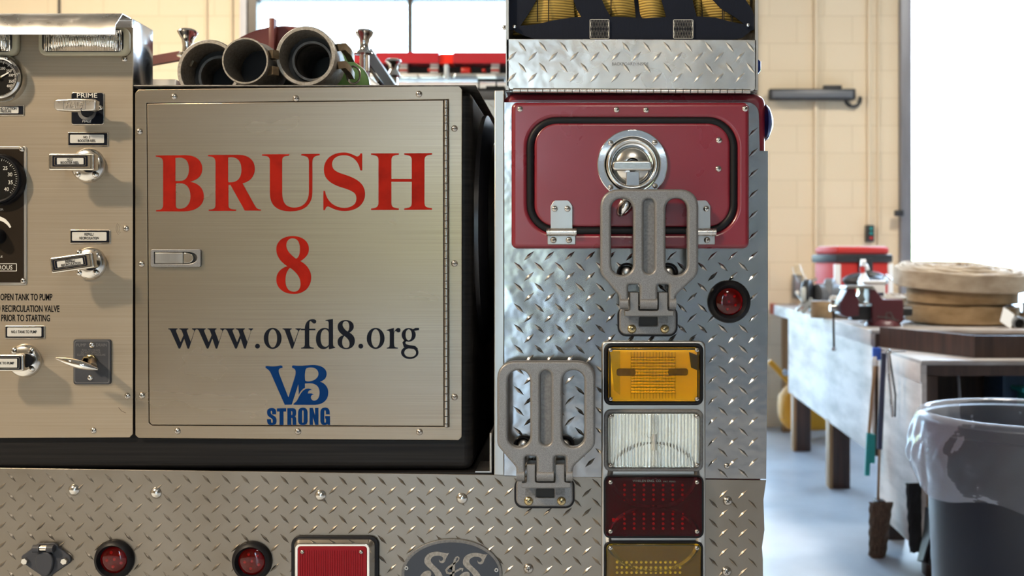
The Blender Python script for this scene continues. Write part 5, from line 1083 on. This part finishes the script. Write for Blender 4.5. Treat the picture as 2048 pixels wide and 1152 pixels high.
# rolls and bottles
yq = 5.42-D0; c = P(1645, 0, yq)
t = thing('tape_roll', (c.x, yq, ZT), 'wide roll of tan tape at the bench edge left of the vise', 'tape')
obj('roll', [(lathe([(.03, .001), (.062, .001), (.064, .004), (.064, .086), (.062, .09), (.03, .09)], T(c.x, yq, ZT), 36, close=True), 'hose_tan')], t); obj('top_face', [(lathe([(.031, .0905), (.061, .0915)], T(c.x, yq, ZT), 36), 'white_plastic')], t, 'white top face'); obj('core', [(lathe([(.030, .002), (.030, .089)], T(c.x, yq, ZT), 24), 'wood_tan')], t)
yq = 5.17-D0; c = P(1727, 0, yq); zq = ZT+.115
t = thing('spray_bottle', (c.x, yq, ZT), 'white spray bottle with a red nozzle behind the vise', 'bottle')
k5 = K(yq); zz = lambda py: P(0, py, yq).z
obj('body', [(lathe([(0, ZT+.001), (.028, ZT+.001), (.03, ZT+.02), (.029, zz(566)), (.024, zz(556)), (.013, zz(549)), (.013, zz(545)), (0, zz(545))], T(c.x, yq, 0), 24), 'white_plastic')], t)
obj('nozzle', [(tube([P(1725, 546, yq), P(1724, 534, yq)], .013, 14), 'tool_red'), (tube([P(1722, 528, yq), P(1733, 532, yq), P(1735, 540, yq)], .011, 12), 'white_plastic'), (tube([P(1722, 524, yq), P(1731, 524, yq)], .014, 12), 'white_plastic')], t, 'red and white nozzle')
yq = 4.93-D0; a, b = P(1727, 561, yq), P(1772, 606, yq)
t = thing('plastic_jug', ((a.x+b.x)/2, yq, ZT), 'square white plastic tub standing behind the vise jaws', 'tub')
obj('tub', [(box(a.x, b.x, yq, yq+.1, ZT+.001, a.z-.012, .012), 'white_plastic')], t); obj('lid', [(box(a.x-.003, b.x+.003, yq-.003, yq+.103, a.z-.016, a.z, .006), 'white_plastic')], t); obj('label', [(box(a.x+.012, b.x-.012, yq-.0015, yq, a.z-.075, a.z-.06), 'blue_handle')], t)
yq = 5.6-D0
t = thing('tool_pouch', (P(1730, 562, yq).x, yq, ZT+.13), 'crumpled black tool pouch lying on the coil before the tool chest', 'pouch')
def pouch(u, v):
    a = 2*PI*u; b = PI*v; q = P(1732, 560, yq)
    return q+Vector((.125*math.cos(a)*math.sin(b)*(1+.1*math.sin(3*a)), .07*math.sin(a)*math.sin(b), .036*math.cos(b)*(1+.35*math.sin(a*2+1)+.2*math.sin(5*a))-.004))
obj('bag', [(grid(pouch, 36, 14), 'tool_black')], t); obj('buckle', [(tube([P(1765, 556, yq-.07), P(1772, 550, yq-.07), P(1779, 556, yq-.07), P(1783, 560, yq-.07)], .006, 8), 'chrome')], t)
yq = 4.56-D0; c = P(2040, 648, yq)
t = thing('hose_nozzle', (c.x, yq, c.z-.03), 'grey pipe fitting lying at the bench edge right of the rolled hoses', 'fitting')
obj('barrel', [(lathe([(.022, 0), (.030, 0), (.032, .01), (.032, .1), (.022, .1)], T(*c) @ R(-90, 'X') @ R(12, 'Y'), 28, close=True), 'grey_tool')], t); obj('bore', [(lathe([(0, .04), (.0225, .04)], T(*c) @ R(-90, 'X') @ R(12, 'Y'), 20), 'dark')], t)
t = obj('paper_sheet', [(box(-.03, .03, -.05, .05, 0, .002, MX=T(*P(2014, 636, 4.60-D0)) @ R(35, 'Y') @ R(50, 'X')), 'white_plastic')], None, 'folded white paper propped beside the rolled hoses', 'paper')
t = thing('hose_adapter', P(2058, 630, 4.70-D0), 'blue grey hose adapter behind the rolled hoses at the right edge', 'fitting')
obj('body', [(lathe([(0, -.04), (.035, -.04), (.04, -.02), (.03, 0), (.03, .05), (.036, .06), (0, .06)], T(*P(2058, 630, 4.70-D0)), 24), 'blue_grey')], t); obj('collar', [(lathe([(.04, -.012), (.044, 0), (.04, .012)], T(*P(2058, 630, 4.70-D0)), 24), 'bolt')], t)
# screwdriver at the far left end
yq = 6.3-D0
t = thing('screwdriver', P(1562, 603, yq), 'screwdriver with a red handle lying at the far corner of the bench', 'screwdriver')
q = Vector((BX(yq)+.05, yq, ZT+.014))
obj('handle', [(tube([q, q+Vector((.035, -.03, 0)), q+Vector((.07, -.06, 0))], [.011, .013, .008], 12), 'tool_red')], t); obj('shaft', [(tube([q+Vector((.07, -.06, 0)), q+Vector((.15, -.13, -.004))], .004, 8), 'steel_plain')], t)
# yellow compressor below the bench
yc = 6.75-D0
ct = P(1612, 820, yc)
t = thing('air_compressor', (ct.x, yc, 0), 'yellow air tank with a sloping handle on the floor under the bench', 'compressor')
obj('tank', [(lathe([(0, -.25), (.09, -.235), (.145, -.19), (.155, -.15), (.155, .15), (.145, .19), (.09, .235), (0, .25)], T(ct.x+.06, yc, ct.z+.02) @ R(90, 'Y'), 36), 'yellow')], t)
obj('handle', [(tube([P(1538, 722, yc), P(1556, 740, yc), P(1576, 762, yc), P(1592, 790, yc)], .02, 12), 'yellow')], t)
for s in (-.13, .13): obj('foot', [(tube([(ct.x+.06+s, yc-.06, ct.z-.1), (ct.x+.06+s, yc-.06, .012)], .018, 10), 'yellow'), (lathe([(0, 0), (.024, 0), (.024, .02), (0, .02)], T(ct.x+.06+s, yc-.06, 0), 12), 'tool_black')], t)
for s in (-.1, .22): obj('wheel', [(lathe([(0, .015), (.05, .015), (.055, .01), (.055, -.01), (.05, -.015), (0, -.015)], T(ct.x+.06+s, yc+.13, .055) @ R(90, 'Y'), 20), 'tool_black')], t)
obj('gauge', [(lathe([(0, .02), (.02, .018), (.022, 0)], front(1571, 745, yc-.03), 16), 'blue_grey')], t)
